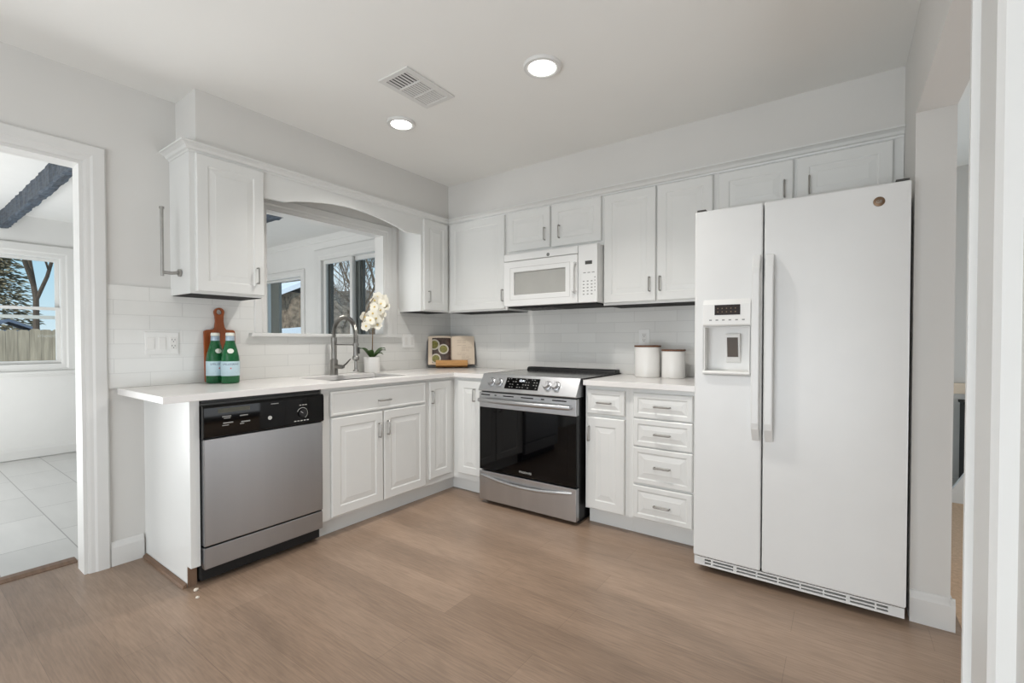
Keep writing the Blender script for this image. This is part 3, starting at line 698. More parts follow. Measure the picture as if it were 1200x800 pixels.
MB().prism([(1.083, 0.722), (1.180, 0.737), (1.180, 0.745), (1.083, 0.732)], lambda u, v, n: (n, -v, u), 2.594, 2.643).build('paddle', 'paddle', pd)
cd = MB().prism([(1.237, n1 - 0.002), (1.237, n1 + 0.006), (1.245, n1 + 0.011), (1.345, n1 + 0.011), (1.372, n1 - 0.001)], lambda u, v, n: (n, -v, u), DX0 - 0.004, DX1 + 0.004).build('dispenser_panel', 'plastic', ld, bevel=0.0015)
MB().mbox(FY, 2.543, 2.66, 1.292, 1.342, n1 + 0.0105, n1 + 0.0125).build('display', 'brownglass', cd)
for k in range(6): MB().mbox(FY, 2.518 + k * 0.03, 2.530 + k * 0.03, 1.264, 1.270, n1 + 0.0108, n1 + 0.0118).build('button', 'markdark', cd)
for k in range(5):
    for zz in (1.305, 1.322): MB().mbox(FY, 2.556 + k * 0.02, 2.561 + k * 0.02, zz, zz + 0.0045, n1 + 0.0124, n1 + 0.0128).build('indicator', 'bronze', cd)
rd = MB().mbox(FY, FS + 0.003, FX1, FB, FT, n0, n1).build('fridge_door', 'fridge', fr, bevel=0.008, seg=3)
vs, fs = text_geo('GE', 0.017)
em = MB().mlathe(FY, [(0.020, n1 - 0.001), (0.020, n1 + 0.002), (0.018, n1 + 0.003), (0.0, n1 + 0.003)], 3.187, 1.749, 24).build('emblem', 'bronze', rd, smooth=True)
MB().add([(3.187 + x, -n1 - 0.0034, 1.743 + y) for x, y, z in vs], fs).build('lettering', 'markdark', em)
def fhandle(x0, x1, parent):
    z0, z1 = 0.685, 1.572
    prof = [(z0, n1 - 0.002), (z0, n1 + 0.012), (z0 + 0.06, n1 + 0.046), (z0 + 0.09, n1 + 0.05), (z1 - 0.09, n1 + 0.05), (z1 - 0.06, n1 + 0.046), (z1, n1 + 0.012), (z1, n1 - 0.002), (z1 - 0.07, n1 + 0.026), (z1 - 0.1, n1 + 0.03), (z0 + 0.1, n1 + 0.03), (z0 + 0.07, n1 + 0.026)]
    MB().prism(prof, lambda u, v, n: (n, -v, u), x0, x1).build('handle', 'fridge', parent, bevel=0.005)
fhandle(2.714, 2.748, ld); fhandle(2.770, 2.804, rd)
ub = [FX0 + 0.01]
slots = []
for a, b in ((0.055, 0.085), (0.095, 0.19), (0.205, 0.29), (0.297, 0.38), (0.387, 0.47), (0.477, 0.56), (0.567, 0.645), (0.66, 0.745), (0.752, 0.79)):
    slots.append((FX0 + a, FX0 + b))
us = sorted({FX0 + 0.004, FX1 - 0.004, *[s for p in slots for s in p]})
gr = MB().slab(us, [0.008, 0.018, 0.026, 0.033, 0.042, 0.050], lambda u, v: not (any(a < u < b for a, b in slots) and (0.018 < v < 0.026 or 0.033 < v < 0.042)), FY, 0.745, 0.762).build('toe_grille', 'fridge', fr)
MB().mbox(FY, FX0 + 0.02, FX1 - 0.02, 0.012, 0.048, 0.735, 0.744).build('grille_backing', 'dgrey', gr)
MB().box(FX0 + 0.008, FX0 + 0.05, -0.765, -0.70, FT + 0.001, FT + 0.010).build('hinge_cap', 'dgrey', fr, bevel=0.002)
MB().box(FX1 - 0.05, FX1 - 0.006, -0.765, -0.70, FT + 0.001, FT + 0.010).build('hinge_cap', 'dgrey', fr, bevel=0.002)

fr.location = (2.871, -0.4574, 0.0233); fr.scale = (0.98, 0.98, 0.98)

# ================================================================== faucet, orchid
fc = thing('faucet', 'tall brushed steel pull-down spring faucet behind the sink', 'faucet', (0.095, -1.306, CT))
fx, fy = 0.095, -1.306
MB().lathe([(0, 0), (0.030, 0), (0.030, 0.006), (0.027, 0.01), (0.027, 0.105), (0.022, 0.112), (0.019, 0.115), (0.019, 0.225), (0.0205, 0.23), (0.0205, 0.268), (0, 0.268)], (fx, fy, CT), 20).build('column', 'faucet', fc, smooth=True)
arc = []
ax0, ax1 = fx, fx + 0.255
for i in range(27):
    a = PI - PI * i / 26
    arc.append(((ax0 + ax1) / 2 + 0.1275 * math.cos(a), fy, 1.205 + 0.122 * math.sin(a)))
path = [(fx, fy, 1.165), (fx, fy, 1.185)] + arc + [(ax1, fy, 1.18), (ax1, fy, 1.14)]
MB().tube(path, 0.0095, 8).build('hose', 'faucet', fc, smooth=True)
# spring coil round the hose
def coil(path, rad, turns_per_m):
    P = [Vector(p) for p in path]; out = []; ph_ = 0
    for i in range(len(P) - 1):
        d = P[i + 1] - P[i]; ln = d.length; d.normalize(); a = Vector((0, 1, 0)); b = d.cross(a).normalized()
        st_ = max(2, int(ln * turns_per_m * 8))
        for k in range(st_):
            out.append(P[i].lerp(P[i + 1], k / st_) + (a * math.cos(ph_) + b * math.sin(ph_)) * rad); ph_ += 2 * PI / 8
    return out
MB().tube(coil(path[1:], 0.0145, 95), 0.0032, 5).build('spring', 'faucet', fc, smooth=True)
MB().lathe([(0, 0), (0.019, 0), (0.019, 0.006), (0.0105, 0.014), (0.0095, 0.070), (0.013, 0.074), (0.0215, 0.078), (0.0225, 0.084), (0.0225, 0.100), (0.017, 0.106), (0.0165, 0.185), (0.0125, 0.196), (0, 0.196)], (ax1, fy, 0.955), 20).build('spray_head', 'faucet', fc, smooth=True)
MB().box(ax1 + 0.0, ax1 + 0.026, fy + 0.006, fy + 0.016, 1.075, 1.12).build('spray_trigger', 'dgrey', fc, bevel=0.003)
MB().tube([(fx + 0.012, fy, 1.136), (ax1 - 0.005, fy, 1.136)], 0.005, 8).lathe([(0.0165, -0.008), (0.021, -0.008), (0.021, 0.008), (0.0165, 0.008)], (ax1, fy, 1.136), 18).build('holder_arm', 'faucet', fc, smooth=True)
MB().tube([(fx + 0.02, fy, 0.978), (fx + 0.075, fy + 0.015, 0.978), (fx + 0.09, fy + 0.02, 0.98)], [0.015, 0.015, 0.011], 12).tube([(fx + 0.08, fy + 0.018, 0.982), (fx + 0.10, fy + 0.03, 1.0), (fx + 0.125, fy + 0.05, 1.035)], [0.007, 0.006, 0.0045], 8).build('lever', 'faucet', fc, smooth=True)

oc = (0.105, -0.985)
op = thing('potted_orchid', 'white orchid in a white pot on the worktop below the window', 'potted plant', (oc[0], oc[1], CT))
pot = MB().lathe([(0, 0), (0.054, 0), (0.058, 0.004), (0.062, 0.118), (0.0615, 0.121), (0.057, 0.121), (0.055, 0.108), (0, 0.108)], (oc[0], oc[1], CT), 28).build('pot', 'ceramic', op, smooth=True)
MB().lathe([(0, 0.108), (0.054, 0.108), (0.05, 0.114), (0, 0.117)], (oc[0], oc[1], CT), 20).build('soil', 'bark', pot, smooth=True)
stem = [(oc[0], oc[1], CT + 0.11), (oc[0] + 0.002, oc[1] + 0.003, 1.15), (oc[0] + 0.004, oc[1] + 0.006, 1.27), (oc[0] + 0.01, oc[1] + 0.025, 1.38), (oc[0] + 0.02, oc[1] + 0.035, 1.47), (oc[0] + 0.03, oc[1] + 0.0, 1.50), (oc[0] + 0.05, oc[1] - 0.06, 1.44), (oc[0] + 0.06, oc[1] - 0.11, 1.36), (oc[0] + 0.065, oc[1] - 0.135, 1.30)]
MB().tube(stem, [0.004] * 5 + [0.003] * 4, 7).build('stem', 'stem', op, smooth=True)
def leaf(a, ln, rise, droop, w):
    n = 8; rs = []
    for i in range(n + 1):
        t = i / n; d = 0.012 + ln * t
        h = 0.112 + rise * math.sin(t * PI * 0.6) - droop * t * t
        ww = w * math.sin(PI * min(1, t * 0.86 + 0.13)) ** 0.8 * (1 if t < 1 else 0.1) + 0.001
        c = Vector((oc[0] + d * math.cos(a), oc[1] + d * math.sin(a), CT + h)); sdv = Vector((-math.sin(a), math.cos(a), 0))
        rs.append([c - sdv * ww + Vector((0, 0, ww * 0.35)), c - Vector((0, 0, 0.002)), c + sdv * ww + Vector((0, 0, ww * 0.35)), c + Vector((0, 0, 0.002))])
    MB().rings(rs).build('leaf', 'leaf', op, smooth=True)
leaf(R(-92), 0.10, 0.075, 0.0, 0.028); leaf(R(-52), 0.085, 0.06, 0.0, 0.025); leaf(R(78), 0.10, 0.075, 0.0, 0.028); leaf(R(95), 0.13, 0.06, 0.0, 0.027); leaf(R(20), 0.085, 0.05, 0.02, 0.02)
def blossom(y, z, x, r, seed):
    rnd = random.Random(seed)
    c = Vector((x, y, z))
    nrm = (Vector((1, -0.55, 0.05)) + Vector((rnd.uniform(-.5, .5), rnd.uniform(-.6, .6), rnd.uniform(-.4, .4)))).normalized()
    a0 = nrm.cross(Vector((0, 0, 1))).normalized(); b0 = nrm.cross(a0).normalized()
    mb = MB(); ph_ = rnd.uniform(0, 2)
    for k in range(5):
        an = ph_ + 2 * PI * k / 5; dirv = a0 * math.cos(an) + b0 * math.sin(an); side = nrm.cross(dirv)
        wid = (0.36 if k % 2 else 0.52) * r
        ring = [c + nrm * 0.001]; rs = []
        for t, w, h in ((0.05, 0.18, 0.0), (0.35, 0.85, 0.06), (0.65, 1.0, 0.10), (0.88, 0.65, 0.07), (1.0, 0.12, 0.02)):
            p = c + dirv * r * t + nrm * (r * h)
            rs.append([p - side * wid * w + nrm * r * 0.05, p - nrm * 0.001, p + side * wid * w + nrm * r * 0.05, p + nrm * 0.002])
        mb.rings(rs)
    fl = mb.build('blossom', 'petal', op, smooth=True)
    q = c + nrm * 0.006
    MB().rings([[q + (a0 * math.cos(2 * PI * i / 8) + b0 * math.sin(2 * PI * i / 8)) * rr + nrm * hh for i in range(8)] for rr, hh in ((0.002, -0.003), (0.008, 0.002), (0.006, 0.009), (0.001, 0.012))]).build('blossom_centre', 'lip', fl, smooth=True)
blos = [(-1.085, 1.272, .16), (-1.045, 1.315, .16), (-1.075, 1.345, .13), (-1.02, 1.37, .16), (-0.97, 1.335, .14), (-1.00, 1.42, .15), (-0.945, 1.40, .15), (-0.925, 1.45, .14), (-0.985, 1.475, .13), (-0.945, 1.505, .12), (-0.885, 1.475, .12), (-0.86, 1.435, .11), (-0.905, 1.375, .12), (-0.955, 1.285, .13), (-0.93, 1.335, .12), (-0.87, 1.495, .10), (-1.02, 1.295, .13)]
for i, (y, z, x) in enumerate(blos): blossom(y, z, x, 0.040, i)

# ================================================================== bottles and cutting board
LX = 0.034
cb = thing('cutting_board', 'dark wood paddle cutting board leaning on the tile behind the green bottles', 'cutting board', (0.05, -2.01, CT))
def FB_(u, v, n):     # leaning board plane
    return (0.030 - v * 0.045 + n, u, CT + v)
def arc_pts(cu, cv, r, a0, a1, n):
    return [(cu + r * math.cos(R(a0 + (a1 - a0) * i / n)), cv + r * math.sin(R(a0 + (a1 - a0) * i / n))) for i in range(n + 1)]
cu = -2.022
right = [(cu + 0.0835, 0.004)] + arc_pts(cu + 0.0685, 0.294, 0.015, 0, 90, 5) + [(cu + 0.034, 0.311), (cu + 0.026, 0.325), (cu + 0.021, 0.36), (cu + 0.022, 0.39)]
top = arc_pts(cu, 0.415, 0.027, -20, 200, 12)
left = [(2 * cu - u, v) for u, v in right[::-1]]
outer = right + top + left
hole = arc_pts(cu, 0.416, 0.0155, 0, 360, 16)[:-1]
bm = bmesh.new()
vo = [bm.verts.new(FB_(u, v, 0)) for u, v in outer]; vh = [bm.verts.new(FB_(u, v, 0)) for u, v in hole]
eds = [bm.edges.new((vo[i], vo[(i + 1) % len(vo)])) for i in range(len(vo))] + [bm.edges.new((vh[i], vh[(i + 1) % len(vh)])) for i in range(len(vh))]
bmesh.ops.triangle_fill(bm, edges=eds, use_beauty=True)
ex = bmesh.ops.extrude_face_region(bm, geom=list(bm.faces))
bmesh.ops.translate(bm, verts=[g for g in ex['geom'] if isinstance(g, bmesh.types.BMVert)], vec=(0.016, 0, 0.0012))
bm.verts.ensure_lookup_table(); bm.verts.index_update()
mb = MB().add([tuple(v.co) for v in bm.verts], [tuple(v.index for v in f.verts) for f in bm.faces]); bm.free()
mb.build('board', 'wood', cb)
def bottle(x, y, label, rot):
    b = thing('water_bottle', label, 'bottle', (x, y, CT), 'green mineral water bottles')
    c = (x, y, CT)
    gl = MB().lathe([(0, 0.004), (0.03, 0.0), (0.044, 0.003), (0.047, 0.012), (0.047, 0.135), (0.045, 0.155), (0.036, 0.195), (0.026, 0.232), (0.0215, 0.250), (0.0205, 0.268), (0.0205, 0.276), (0, 0.276)], c, 32).build('glass_body', 'green', b, smooth=True)
    lb = MB().lathe([(0.0473, 0.045), (0.0477, 0.047), (0.0477, 0.126), (0.0473, 0.128)], c, 40).build('label', 'label', b, smooth=True)
    def wrap(u, v, r):
        a = rot + u / r; return (c[0] + r * math.cos(a), c[1] + r * math.sin(a), CT + v)
    vs, fs = text_geo('S.PELLEGRINO', 0.0145)
    MB().add([wrap(px_, 0.107 + py_, 0.0481) for px_, py_, _ in vs], fs).build('lettering', 'ink', lb)
    star = [((0.006 if k % 2 == 0 else 0.0026) * math.sin(PI * k / 5), (0.006 if k % 2 == 0 else 0.0026) * math.cos(PI * k / 5)) for k in range(10)]
    MB().add([wrap(u, 0.088 + v, 0.0481) for u, v in star], [tuple(range(10))]).build('star', 'redink', lb)
    MB().add([wrap(u, v, 0.0481) for u, v in ((-0.03, 0.06), (0.03, 0.06), (0.03, 0.063), (-0.03, 0.063))], [(0, 1, 2, 3)]).add([wrap(u, v, 0.0481) for u, v in ((-0.02, 0.068), (0.02, 0.068), (0.02, 0.071), (-0.02, 0.071))], [(0, 1, 2, 3)]).build('fine_print', 'markdark', lb)
    # oval neck label on the sloping shoulder
    ov = []
    for k in range(16):
        a = 2 * PI * k / 16; u, v = 0.017 * math.cos(a), 0.187 + 0.014 * math.sin(a)
        t = (v - 0.155) / (0.195 - 0.155); r = 0.045 + (0.036 - 0.045) * t + 0.0014
        ov.append(wrap(u, v, r))
    ov.append(wrap(0, 0.187, 0.0395 + 0.0012))
    MB().add(ov, [(k, (k + 1) % 16, 16) for k in range(16)]).build('neck_label', 'labelwhite', b)
    MB().lathe([(0.0225, 0.246), (0.0232, 0.248), (0.0218, 0.272), (0.021, 0.273)], c, 28).build('foil_collar', 'foil', b, smooth=True)
    MB().lathe([(0, 0.274), (0.0225, 0.274), (0.023, 0.277), (0.022, 0.289), (0.02, 0.292), (0, 0.292)], c, 28).build('cap', 'labelwhite', b, smooth=True)
bottle(0.095, -2.073, 'left green glass water bottle with a pale blue label, tucked behind its neighbour', R(2))
bottle(0.182, -2.030, 'right green glass water bottle with a pale blue label, standing nearest the window', R(-20))

# ================================================================== canisters
def canister(x, y, r, h, label):
    c = thing('canister', label, 'canister', (x, y, CT), 'white canisters beside the refrigerator')
    b = MB().lathe([(0, 0), (r - 0.004, 0), (r, 0.005), (r, h - 0.004), (r - 0.002, h), (r - 0.006, h), (0, h)], (x, y, CT), 40).build('body', 'ceramic', c, smooth=True)
    MB().lathe([(0, 0), (r + 0.0015, 0), (r + 0.002, 0.002), (r + 0.002, 0.009), (r, 0.011), (0, 0.011)], (x, y, CT + h + 0.0003), 40).build('lid', 'lidwood', c, smooth=True)
canister(1.985, -0.165, 0.086, 0.203, 'taller white ceramic canister with a dark wooden lid, nearer the range')
canister(2.159, -0.165, 0.074, 0.177, 'shorter white ceramic canister with a dark wooden lid, nearer the refrigerator')

# ================================================================== cookbook on stand
bc = Vector((0.215, -0.212, CT)); q = math.sqrt(0.5); tl = R(16)
def FK(u, v, n):   # u right, v up the page, n toward the viewer
    du = Vector((q, q, 0)); nn = Vector((q, -q, 0)); up = Vector((0, 0, math.cos(tl))) - nn * math.sin(tl); nv = nn * math.cos(tl) + Vector((0, 0, math.sin(tl)))
    return tuple(bc + du * u + up * v + nv * n)
bk = thing('cookbook', 'open cookbook with a dark food photograph, propped in the corner', 'book', tuple(bc))
MB().mbox(FK, -0.218, 0.218, 0.028, 0.300, -0.012, -0.007).build('cover', 'cover', bk, bevel=0.001)
def pages(sgn, name):
    prof = []
    for i in range(13):
        t = i / 12.0; u = 0.002 + 0.206 * t
        prof.append((sgn * u, -0.003 + 0.020 * math.sin(PI * min(1, t * 1.0)) ** 0.6 * (1 - 0.45 * t) + 0.004))
    prof = [(sgn * 0.002, -0.0065)] + prof + [(sgn * 0.208, -0.0065)]
    o = MB().rings([[FK(u, v, n) for u, n in prof] for v in (0.033, 0.296)]).build(name, 'page', bk, smooth=True)
    return o, prof
pl, pf = pages(-1, 'left_pages'); pr_, pf2 = pages(1, 'right_pages')
def surf(u, d):
    t = (abs(u) - 0.002) / 0.206
    return -0.003 + 0.020 * math.sin(PI * max(0, min(1, t))) ** 0.6 * (1 - 0.45 * t) + 0.004 + d
us = [-0.172 + 0.166 * i / 12 for i in range(13)]
po = MB().rings([[FK(u, 0.045, surf(u, 0.0006)) for u in us], [FK(u, 0.278, surf(u, 0.0006)) for u in us]], False, False, False).build('food_photo', 'photo', pl, smooth=True)
def disc(cu_, cv_, r, m, d, name, clip=None):
    P = []
    for k in range(20):
        u = cu_ + r * math.cos(2 * PI * k / 20); v = cv_ + r * math.sin(2 * PI * k / 20)
        u = max(-0.171, min(-0.007, u)); v = max(0.047, min(0.277, v))
        P.append(FK(u, v, surf(u, d)))
    c_ = FK(max(-0.171, cu_), cv_, surf(max(-0.171, cu_), d))
    MB().add(P + [c_], [(k, (k + 1) % 20, 20) for k in range(20)]).build(name, m, po)
for (a, b, r) in ((-0.155, 0.215, 0.05), (-0.072, 0.172, 0.047), (-0.14, 0.085, 0.045)):
    disc(a, b, r, 'bowl', 0.0014, 'printed_bowl'); disc(a, b, r * 0.74, 'food', 0.0022, 'printed_food')
ln = MB()
for k in range(17):
    v = 0.255 - k * 0.0125
    if k in (3, 9): continue
    w = random.uniform(0.06, 0.1) if k > 4 else 0.08
    a = 0.05 if k < 5 else random.choice((0.05, 0.09))
    for (u0, u1) in ((a, a + w * 0.5), (a + w * 0.5 + 0.006, a + w)):
        ln.add([FK(u0, v, surf(u0, 0.0006)), FK(u1, v, surf(u1, 0.0006)), FK(u1, v + 0.003, surf(u1, 0.0006)), FK(u0, v + 0.003, surf(u0, 0.0006))], [(0, 1, 2, 3)])
ln.build('printed_lines', 'textink', pr_)
bst = thing('cookbook_stand', 'small bamboo stand holding the open cookbook', 'book stand', tuple(bc))
MB().mbox(FK, -0.12, 0.12, 0.012, 0.20, -0.024, -0.0125).build('back_rest', 'bamboo', bst, bevel=0.002)
MB().mbox(FK, -0.14, 0.14, 0.012, 0.026, -0.0245, 0.055).build('ledge', 'bamboo', bst, bevel=0.002)
MB().mbox(FK, -0.14, 0.14, 0.0265, 0.062, 0.040, 0.052).build('lip', 'bamboo', bst, bevel=0.002)

# ================================================================== outlets
def plate(F, u0, u1, v0, v1, n, label, gangs, name='outlet', cat='outlet'):
    o = thing(name, label, cat, F((u0 + u1) / 2, (v0 + v1) / 2, n))
    pl_ = MB().mbox(F, u0, u1, v0, v1, n, n + 0.006).build('wall_plate', 'plastic', o, bevel=0.0025)
    gw = (u1 - u0) / len(gangs); vc = (v0 + v1) / 2
    for i, g in enumerate(gangs):
        uc = u0 + gw * (i + 0.5)
        if g == 'r': MB().mbox(F, uc - 0.0165, uc + 0.0165, vc - 0.033, vc + 0.033, n + 0.0055, n + 0.0085).build('rocker', 'ceramic', o, bevel=0.001)
        elif g == 'o':
            rc = MB().mbox(F, uc - 0.0165, uc + 0.0165, vc - 0.033, vc + 0.033, n + 0.0055, n + 0.0075).build('receptacle', 'ceramic', o, bevel=0.001)
            sl = MB()
            for dv in (-0.017, 0.017):
                for du in (-0.0065, 0.0065): sl.mbox(F, uc + du - 0.0014, uc + du + 0.0014, vc + dv - 0.001, vc + dv + 0.008, n + 0.0074, n + 0.0078)
                sl.mbox(F, uc - 0.0025, uc + 0.0025, vc + dv - 0.010, vc + dv - 0.005, n + 0.0074, n + 0.0078)
            sl.build('slot', 'dgrey', rc)
    return o
plate(FX, -2.382, -2.226, 1.088, 1.212, 0.008, 'white three-gang plate of two rocker switches and an outlet left of the bottles', ['r', 'r', 'o'])
plate(FX, -0.598, -0.468, 1.10, 1.22, 0.008, 'white double switch plate on the tile between the orchid and the cookbook', ['r', 'r'], 'light_switch', 'switch')
plate(FY, 1.866, 1.948, 1.122, 1.246, 0.008, 'white outlet on the back tile just above the canisters', ['o'])

# ================================================================== ceiling lights and vent
def lamp(x, y, label, ring_r=0.092, glow_r=0.070):
    t = thing('recessed_light', label, 'ceiling light', (x, y, H - 0.012), 'recessed ceiling lights')
    MB().lathe([(glow_r, 0.0), (glow_r + 0.004, -0.003), (ring_r - 0.004, -0.002), (ring_r, 0.006), (ring_r, 0.012), (glow_r, 0.012)], (x, y, H - 0.012), 36).build('trim_ring', 'trim', t, smooth=True)
    MB().lathe([(0, -0.001), (glow_r - 0.006, -0.001), (glow_r - 0.0005, 0.002), (glow_r - 0.0005, 0.010), (0, 0.010)], (x, y, H - 0.012), 36).build('diffuser', 'lampglow', t, smooth=True)
    d = bpy.data.lights.new('lamp', 'AREA'); d.shape = 'DISK'; d.size = glow_r * 2; d.energy = LAMP_POWER; d.color = (1.0, 0.97, 0.93); d.spread = R(118)
    l = bpy.data.objects.new('lamp_light', d); l.location = (0, 0, -0.006); COL.objects.link(l); l.parent = t
lamp(1.868, -1.333, 'larger round recessed ceiling light, right of the air vent')
lamp(0.855, -1.335, 'smaller-looking round recessed ceiling light nearer the window wall', 0.086, 0.065)
vn = thing('ceiling_vent', 'white rectangular air vent with three louvre sections in the ceiling', 'vent', (1.227, -1.546, H - 0.01))
vx0, vx1, vy0, vy1 = 1.118, 1.336, -1.716, -1.376
ysx = [vy0, vy0 + 0.028, vy0 + 0.118, vy0 + 0.128, vy0 + 0.214, vy0 + 0.224, vy1 - 0.028, vy1]
MB().slab([vx0, vx0 + 0.032, vx1 - 0.032, vx1], ysx, lambda u, v: u < vx0 + 0.032 or u > vx1 - 0.032 or v < ysx[1] or v > ysx[6] or ysx[2] < v < ysx[3] or ysx[4] < v < ysx[5], FZ, H - 0.009, H - 0.0003).build('frame', 'trim', vn, bevel=0.002)
MB().box(vx0 + 0.03, vx1 - 0.03, vy0 + 0.026, vy1 - 0.026, H - 0.0012, H - 0.0004).build('backing', 'blackmat', vn)
def louvres_y(a, b, n, frac, tilt):
    mb = MB()
    for k in range(n):
        x = vx0 + 0.032 + (vx1 - vx0 - 0.064) * (k + 0.5) / n; w = (vx1 - vx0 - 0.064) / n * frac
        mb.add([(x - w, a, H - 0.008), (x + w, a, H - 0.008 + tilt), (x + w, b, H - 0.008 + tilt), (x - w, b, H - 0.008), (x - w, a, H - 0.007), (x + w, a, H - 0.007 + tilt), (x + w, b, H - 0.007 + tilt), (x - w, b, H - 0.007)], [(0, 1, 2, 3), (4, 7, 6, 5), (0, 4, 5, 1), (1, 5, 6, 2), (2, 6, 7, 3), (3, 7, 4, 0)])
    mb.build('louvre_bank', 'trim', vn)
louvres_y(ysx[1], ysx[2], 7, 0.17, 0.004)
louvres_y(ysx[3], ysx[4], 9, 0.27, 0.003)
louvres_y(ysx[5], ysx[6], 9, 0.31, 0.003)

# ================================================================== crumbs on the floor by the dishwasher
def crumb(x, y, r, label):
    mb = MB(); rs = []
    rnd = random.Random(x)
    for (k, h) in ((0.5, 0.0), (1.0, 0.4), (0.9, 0.9), (0.35, 1.2)):
        rs.append([(x + r * k * math.cos(2 * PI * i / 7) * rnd.uniform(0.8, 1.2), y + r * k * math.sin(2 * PI * i / 7) * rnd.uniform(0.8, 1.2), r * h) for i in range(7)])
    tag(mb.rings(rs).build('crumb', 'debris'), label, 'crumb', 'crumbs on the floor')
crumb(0.625, -2.375, 0.011, 'larger pale crumb on the floor in front of the dishwasher corner')
crumb(0.70, -2.395, 0.008, 'smaller pale crumb on the wood floor, farther out from the dishwasher')

# ================================================================== outdoors
GZ = -0.45
def gh(x, y):
    return GZ + 0.12 * mnoise.noise(Vector((x * 0.2, y * 0.2, 0)))
mb = MB(); nx, ny = 40, 40
gv = [(-60 + 60.0 * i / nx - 3.75 * 0, -30 + 80.0 * j / ny) for i in range(nx + 1) for j in range(ny + 1)]
mb.add([(x, y, gh(x, y) - 0.1) for x, y in gv], [(i * (ny + 1) + j, (i + 1) * (ny + 1) + j, (i + 1) * (ny + 1) + j + 1, i * (ny + 1) + j + 1) for i in range(nx) for j in range(ny)])
struct(mb.build('ground', 'ground', smooth=True))
# picket fence
fm = MB(); rnd = random.Random(3); y = -7.0
while y < 1.5:
    w = 0.145; zt = 1.365 + rnd.uniform(-0.02, 0.015)
    fm.prism([(y, GZ - 0.2), (y + w, GZ - 0.2), (y + w, zt - 0.025), (y + w - 0.03, zt), (y + 0.03, zt), (y, zt - 0.025)], FX, -9.02 + rnd.uniform(-0.006, 0.006), -9.0)
    y += w + 0.003
fm.box(-9.07, -9.025, -7, 1.5, 0.0, 0.09).box(-9.07, -9.025, -7, 1.5, 1.0, 1.09)
tag(fm.build('fence', 'fence'), 'weathered grey-brown plank fence outside the far sunroom window', 'fence')
# garden shed beyond it
sh = thing('garden_shed', 'blue-grey gabled shed peeking above the plank fence', 'shed', (-16.5, -0.95, GZ))
MB().box(-17.1, -16.0, -1.45, -0.42, GZ - 0.3, 1.46).build('wall', 'shed', sh)
MB().prism([(-1.55, 1.42), (-0.93, 1.69), (-0.32, 1.42), (-0.32, 1.49), (-0.93, 1.77), (-1.55, 1.49)], FX, -17.2, -15.9).build('roof', 'shed', sh)

def tree(name, x, y, h, label, seed, r0=0.16, spread=0.55, depth=5, m='bark', lean=0.0, first=0.35, group='trees in the yard', twist=1.0):
    rnd = random.Random(seed); mb = MB()
    def grow(p, d, ln, r, lev):
        pts = [p]; dd = d.copy(); n = 4 if lev < 3 else 3
        for i in range(n):
            dd = (dd + Vector((rnd.uniform(-1, 1), rnd.uniform(-1, 1), rnd.uniform(-0.4, 0.6))) * 0.16 * twist).normalized()
            pts.append(pts[-1] + dd * ln / n)
        mb.tube(pts, [r * (1 - 0.4 * i / n) for i in range(n + 1)], 7 if lev < 2 else (5 if lev < 3 else 3))
        if lev >= depth: return
        k = rnd.randint(3, 4) if lev < 3 else rnd.randint(2, 4)
        for _ in range(k):
            t = rnd.uniform(first if lev == 0 else 0.3, 1.0); i = min(n - 1, int(t * n)); q_ = pts[i].lerp(pts[i + 1], t * n - i)
            a = rnd.uniform(0, 2 * PI); s_ = rnd.uniform(spread * 0.7, spread * 1.4)
            nd = (dd + Vector((math.cos(a), math.sin(a), rnd.uniform(-0.1, 0.5))) * s_).normalized()
            grow(q_, nd, ln * rnd.uniform(0.55, 0.8), r * 0.55, lev + 1)
    z = gh(x, y) - 0.25
    grow(Vector((x, y, z)), Vector((lean, lean * 0.4, 1)).normalized(), h * 0.5, r0, 0)
    return tag(mb.build(name, m, smooth=True), label, 'tree', group)
tree('bare_tree', -14.0, -0.72, 8, 'bare tree with a straight dark trunk in the middle of the far sunroom window', 11, 0.085, 0.5, 5, first=0.62)
tree('bare_tree', -14.2, -0.30, 8, 'bare tree with a thick leaning trunk at the right edge of the far sunroom window', 5, 0.11, 0.5, 5, lean=0.02, first=0.55)
spots = [(-12.3, 6.6, 7.0, 21), (-10.9, 6.9, 7.0, 22), (-13.6, 9.0, 8.5, 23), (-9.7, 6.2, 6.5, 24), (-15.4, 9.6, 8.0, 25), (-12.0, 9.6, 8.0, 26)]
lab = ['bare branching tree left of centre in the sliding sunroom window', 'bare branching tree behind the middle bar of the sliding sunroom window', 'taller bare tree farther back beyond the sliding window', 'nearest bare tree behind the right pane of the sliding window', 'far bare tree at the left edge of the sliding window', 'far bare tree behind the right pane of the sliding window']
for (x, y, h, sd_), l_ in zip(spots, lab):
    tree('bare_tree', x, y, h, l_, sd_, 0.06, 0.75, 5, 'twig', first=0.25)
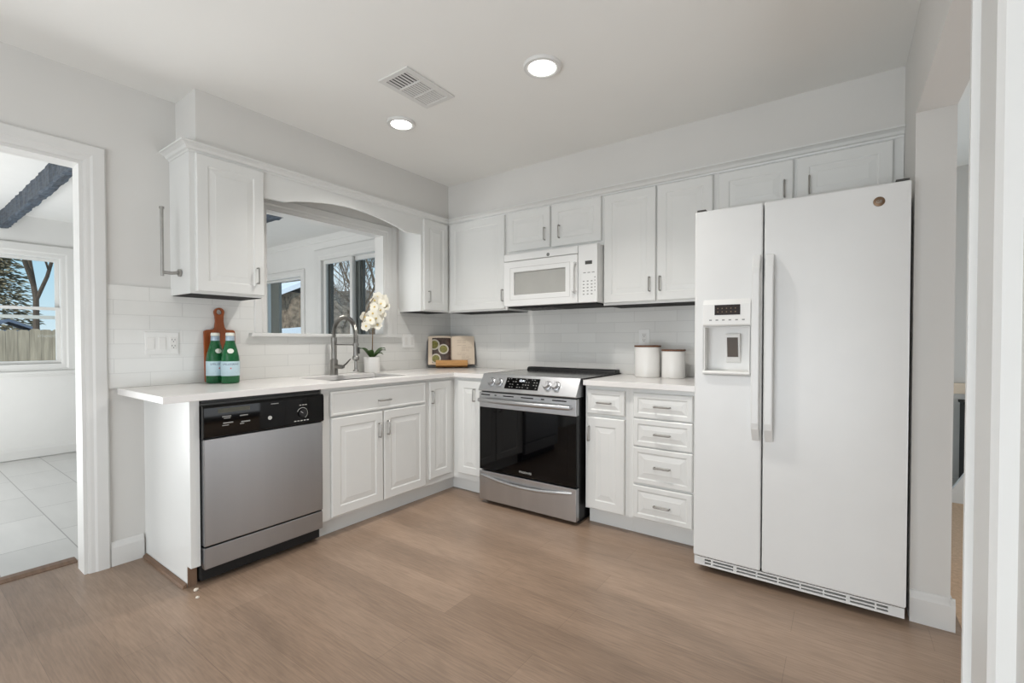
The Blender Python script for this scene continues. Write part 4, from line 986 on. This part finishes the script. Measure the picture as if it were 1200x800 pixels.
# evergreen
ev = thing('evergreen_tree', 'big brownish-green evergreen filling the left of the far sunroom window', 'tree', (-20, -1.0, GZ), 'trees in the yard')
MB().tube([(-20, -1.0, GZ - 0.3), (-20, -1.0, 6.5)], [0.25, 0.04], 8).build('trunk', 'bark', ev, smooth=True)
rnd = random.Random(9); mb = MB()
for k in range(7000):
    t = rnd.random() ** 0.8; z = 0.3 + 6.2 * t; rr = (1 - t * 0.9) * 1.7 * rnd.uniform(0.25, 1.0) + 0.1; a = rnd.uniform(0, 2 * PI)
    c = Vector((-20 + rr * math.cos(a), -1.0 + rr * math.sin(a), z - 0.15 * rr)); s_ = rnd.uniform(0.05, 0.13)
    d1 = Vector((math.cos(a), math.sin(a), rnd.uniform(-0.5, 0.1))) * s_; d2 = Vector((-math.sin(a), math.cos(a), rnd.uniform(-0.4, 0.4))) * s_ * 0.5; d3 = Vector((0, 0, s_ * 0.35))
    mb.add([c - d1, c + d2, c + d1, c - d2, c + d3], [(0, 1, 4), (1, 2, 4), (2, 3, 4), (3, 0, 4), (0, 3, 2, 1)])
fo = mb.build('foliage', 'ever', ev); fo['kind'] = 'stuff'
# hillside woods beyond
mb = MB(); n = 90; rs = []
for k, (dist, hz) in enumerate(((16.5, -0.6), (17.5, 1.2), (19, 2.6), (22, 3.4), (26, 3.9))):
    ring = []
    for i in range(n + 1):
        a = R(22 + 50 * i / n); x = 3.07 - dist * math.sin(a); y = -3.25 + dist * math.cos(a)
        ring.append((x, y, hz * (1.0 + 0.55 * max(0, min(1, (math.degrees(a) - 57.5) / 1.5)))+ (0.5 if k else 0) * mnoise.noise(Vector((x * 0.9, y * 0.9, 3.1 + k))) + (0.25 * mnoise.noise(Vector((x * 3, y * 3, k))) if k else 0)))
    rs.append(ring)
struct(mb.rings(rs, False, False, False).build('ground_hillside', 'woods'))
# neighbouring house with snowy roof, seen through the small window
nh = thing('neighbour_house', 'low brown neighbouring building with a snow-covered roof beyond the small sunroom window', 'house', (-13.2, 4.6, GZ))
MB().box(-16, -10.5, 4.2, 5.0, GZ - 0.2, 2.62).build('wall', 'brick', nh)
MB().prism([(3.8, 2.50), (4.6, 2.86), (5.4, 2.50), (5.4, 2.64), (4.6, 3.02), (3.8, 2.64)], FX, -16.3, -10.35).build('roof', 'snow', nh)
MB().box(-13.2, -12.2, 4.17, 4.21, 0.8, 1.8).build('window', 'dgrey', nh)
sb_ = MB(); rs = []
for i in range(25):
    x = -12.5 + 5.0 * i / 24; hh = 1.16 + 0.055 * (x + 12.5) + 0.05 * mnoise.noise(Vector((x * 2, 0, 5)))
    rs.append([(x, 1.9, GZ - 0.3), (x, 2.0, hh * 0.55), (x, 2.35, hh), (x, 2.8, hh + 0.05), (x, 3.4, GZ - 0.3)])
tag(sb_.rings(rs).build('snow_bank', 'snow', smooth=True), 'white snow bank low in the small sunroom window', 'snow bank')
# low shrubs of bare twigs
def shrub(x, y, h, label, seed):
    rnd = random.Random(seed); mb = MB()
    for k in range(130):
        a = rnd.uniform(0, 2 * PI); s_ = rnd.uniform(0.1, 0.9); p = Vector((x, y, gh(x, y) - 0.2)); d = Vector((math.cos(a) * s_, math.sin(a) * s_, 1)).normalized()
        pts = [p + Vector((rnd.uniform(-.25, .25), rnd.uniform(-.25, .25), 0))]
        for i in range(4):
            d = (d + Vector((rnd.uniform(-.3, .3), rnd.uniform(-.3, .3), rnd.uniform(-.1, .2)))).normalized(); pts.append(pts[-1] + d * h / 4 * rnd.uniform(0.7, 1.2))
        mb.tube(pts, [0.014, 0.011, 0.009, 0.006, 0.003], 3)
    tag(mb.build('shrub', 'twig'), label, 'shrub', 'bare shrubs in the yard')
shrub(-7.2, 4.6, 1.9, 'bare twiggy shrub low in the left pane of the sliding sunroom window', 31)
shrub(-5.0, 4.2, 1.7, 'bare twiggy shrub low in the right pane of the sliding sunroom window', 32)
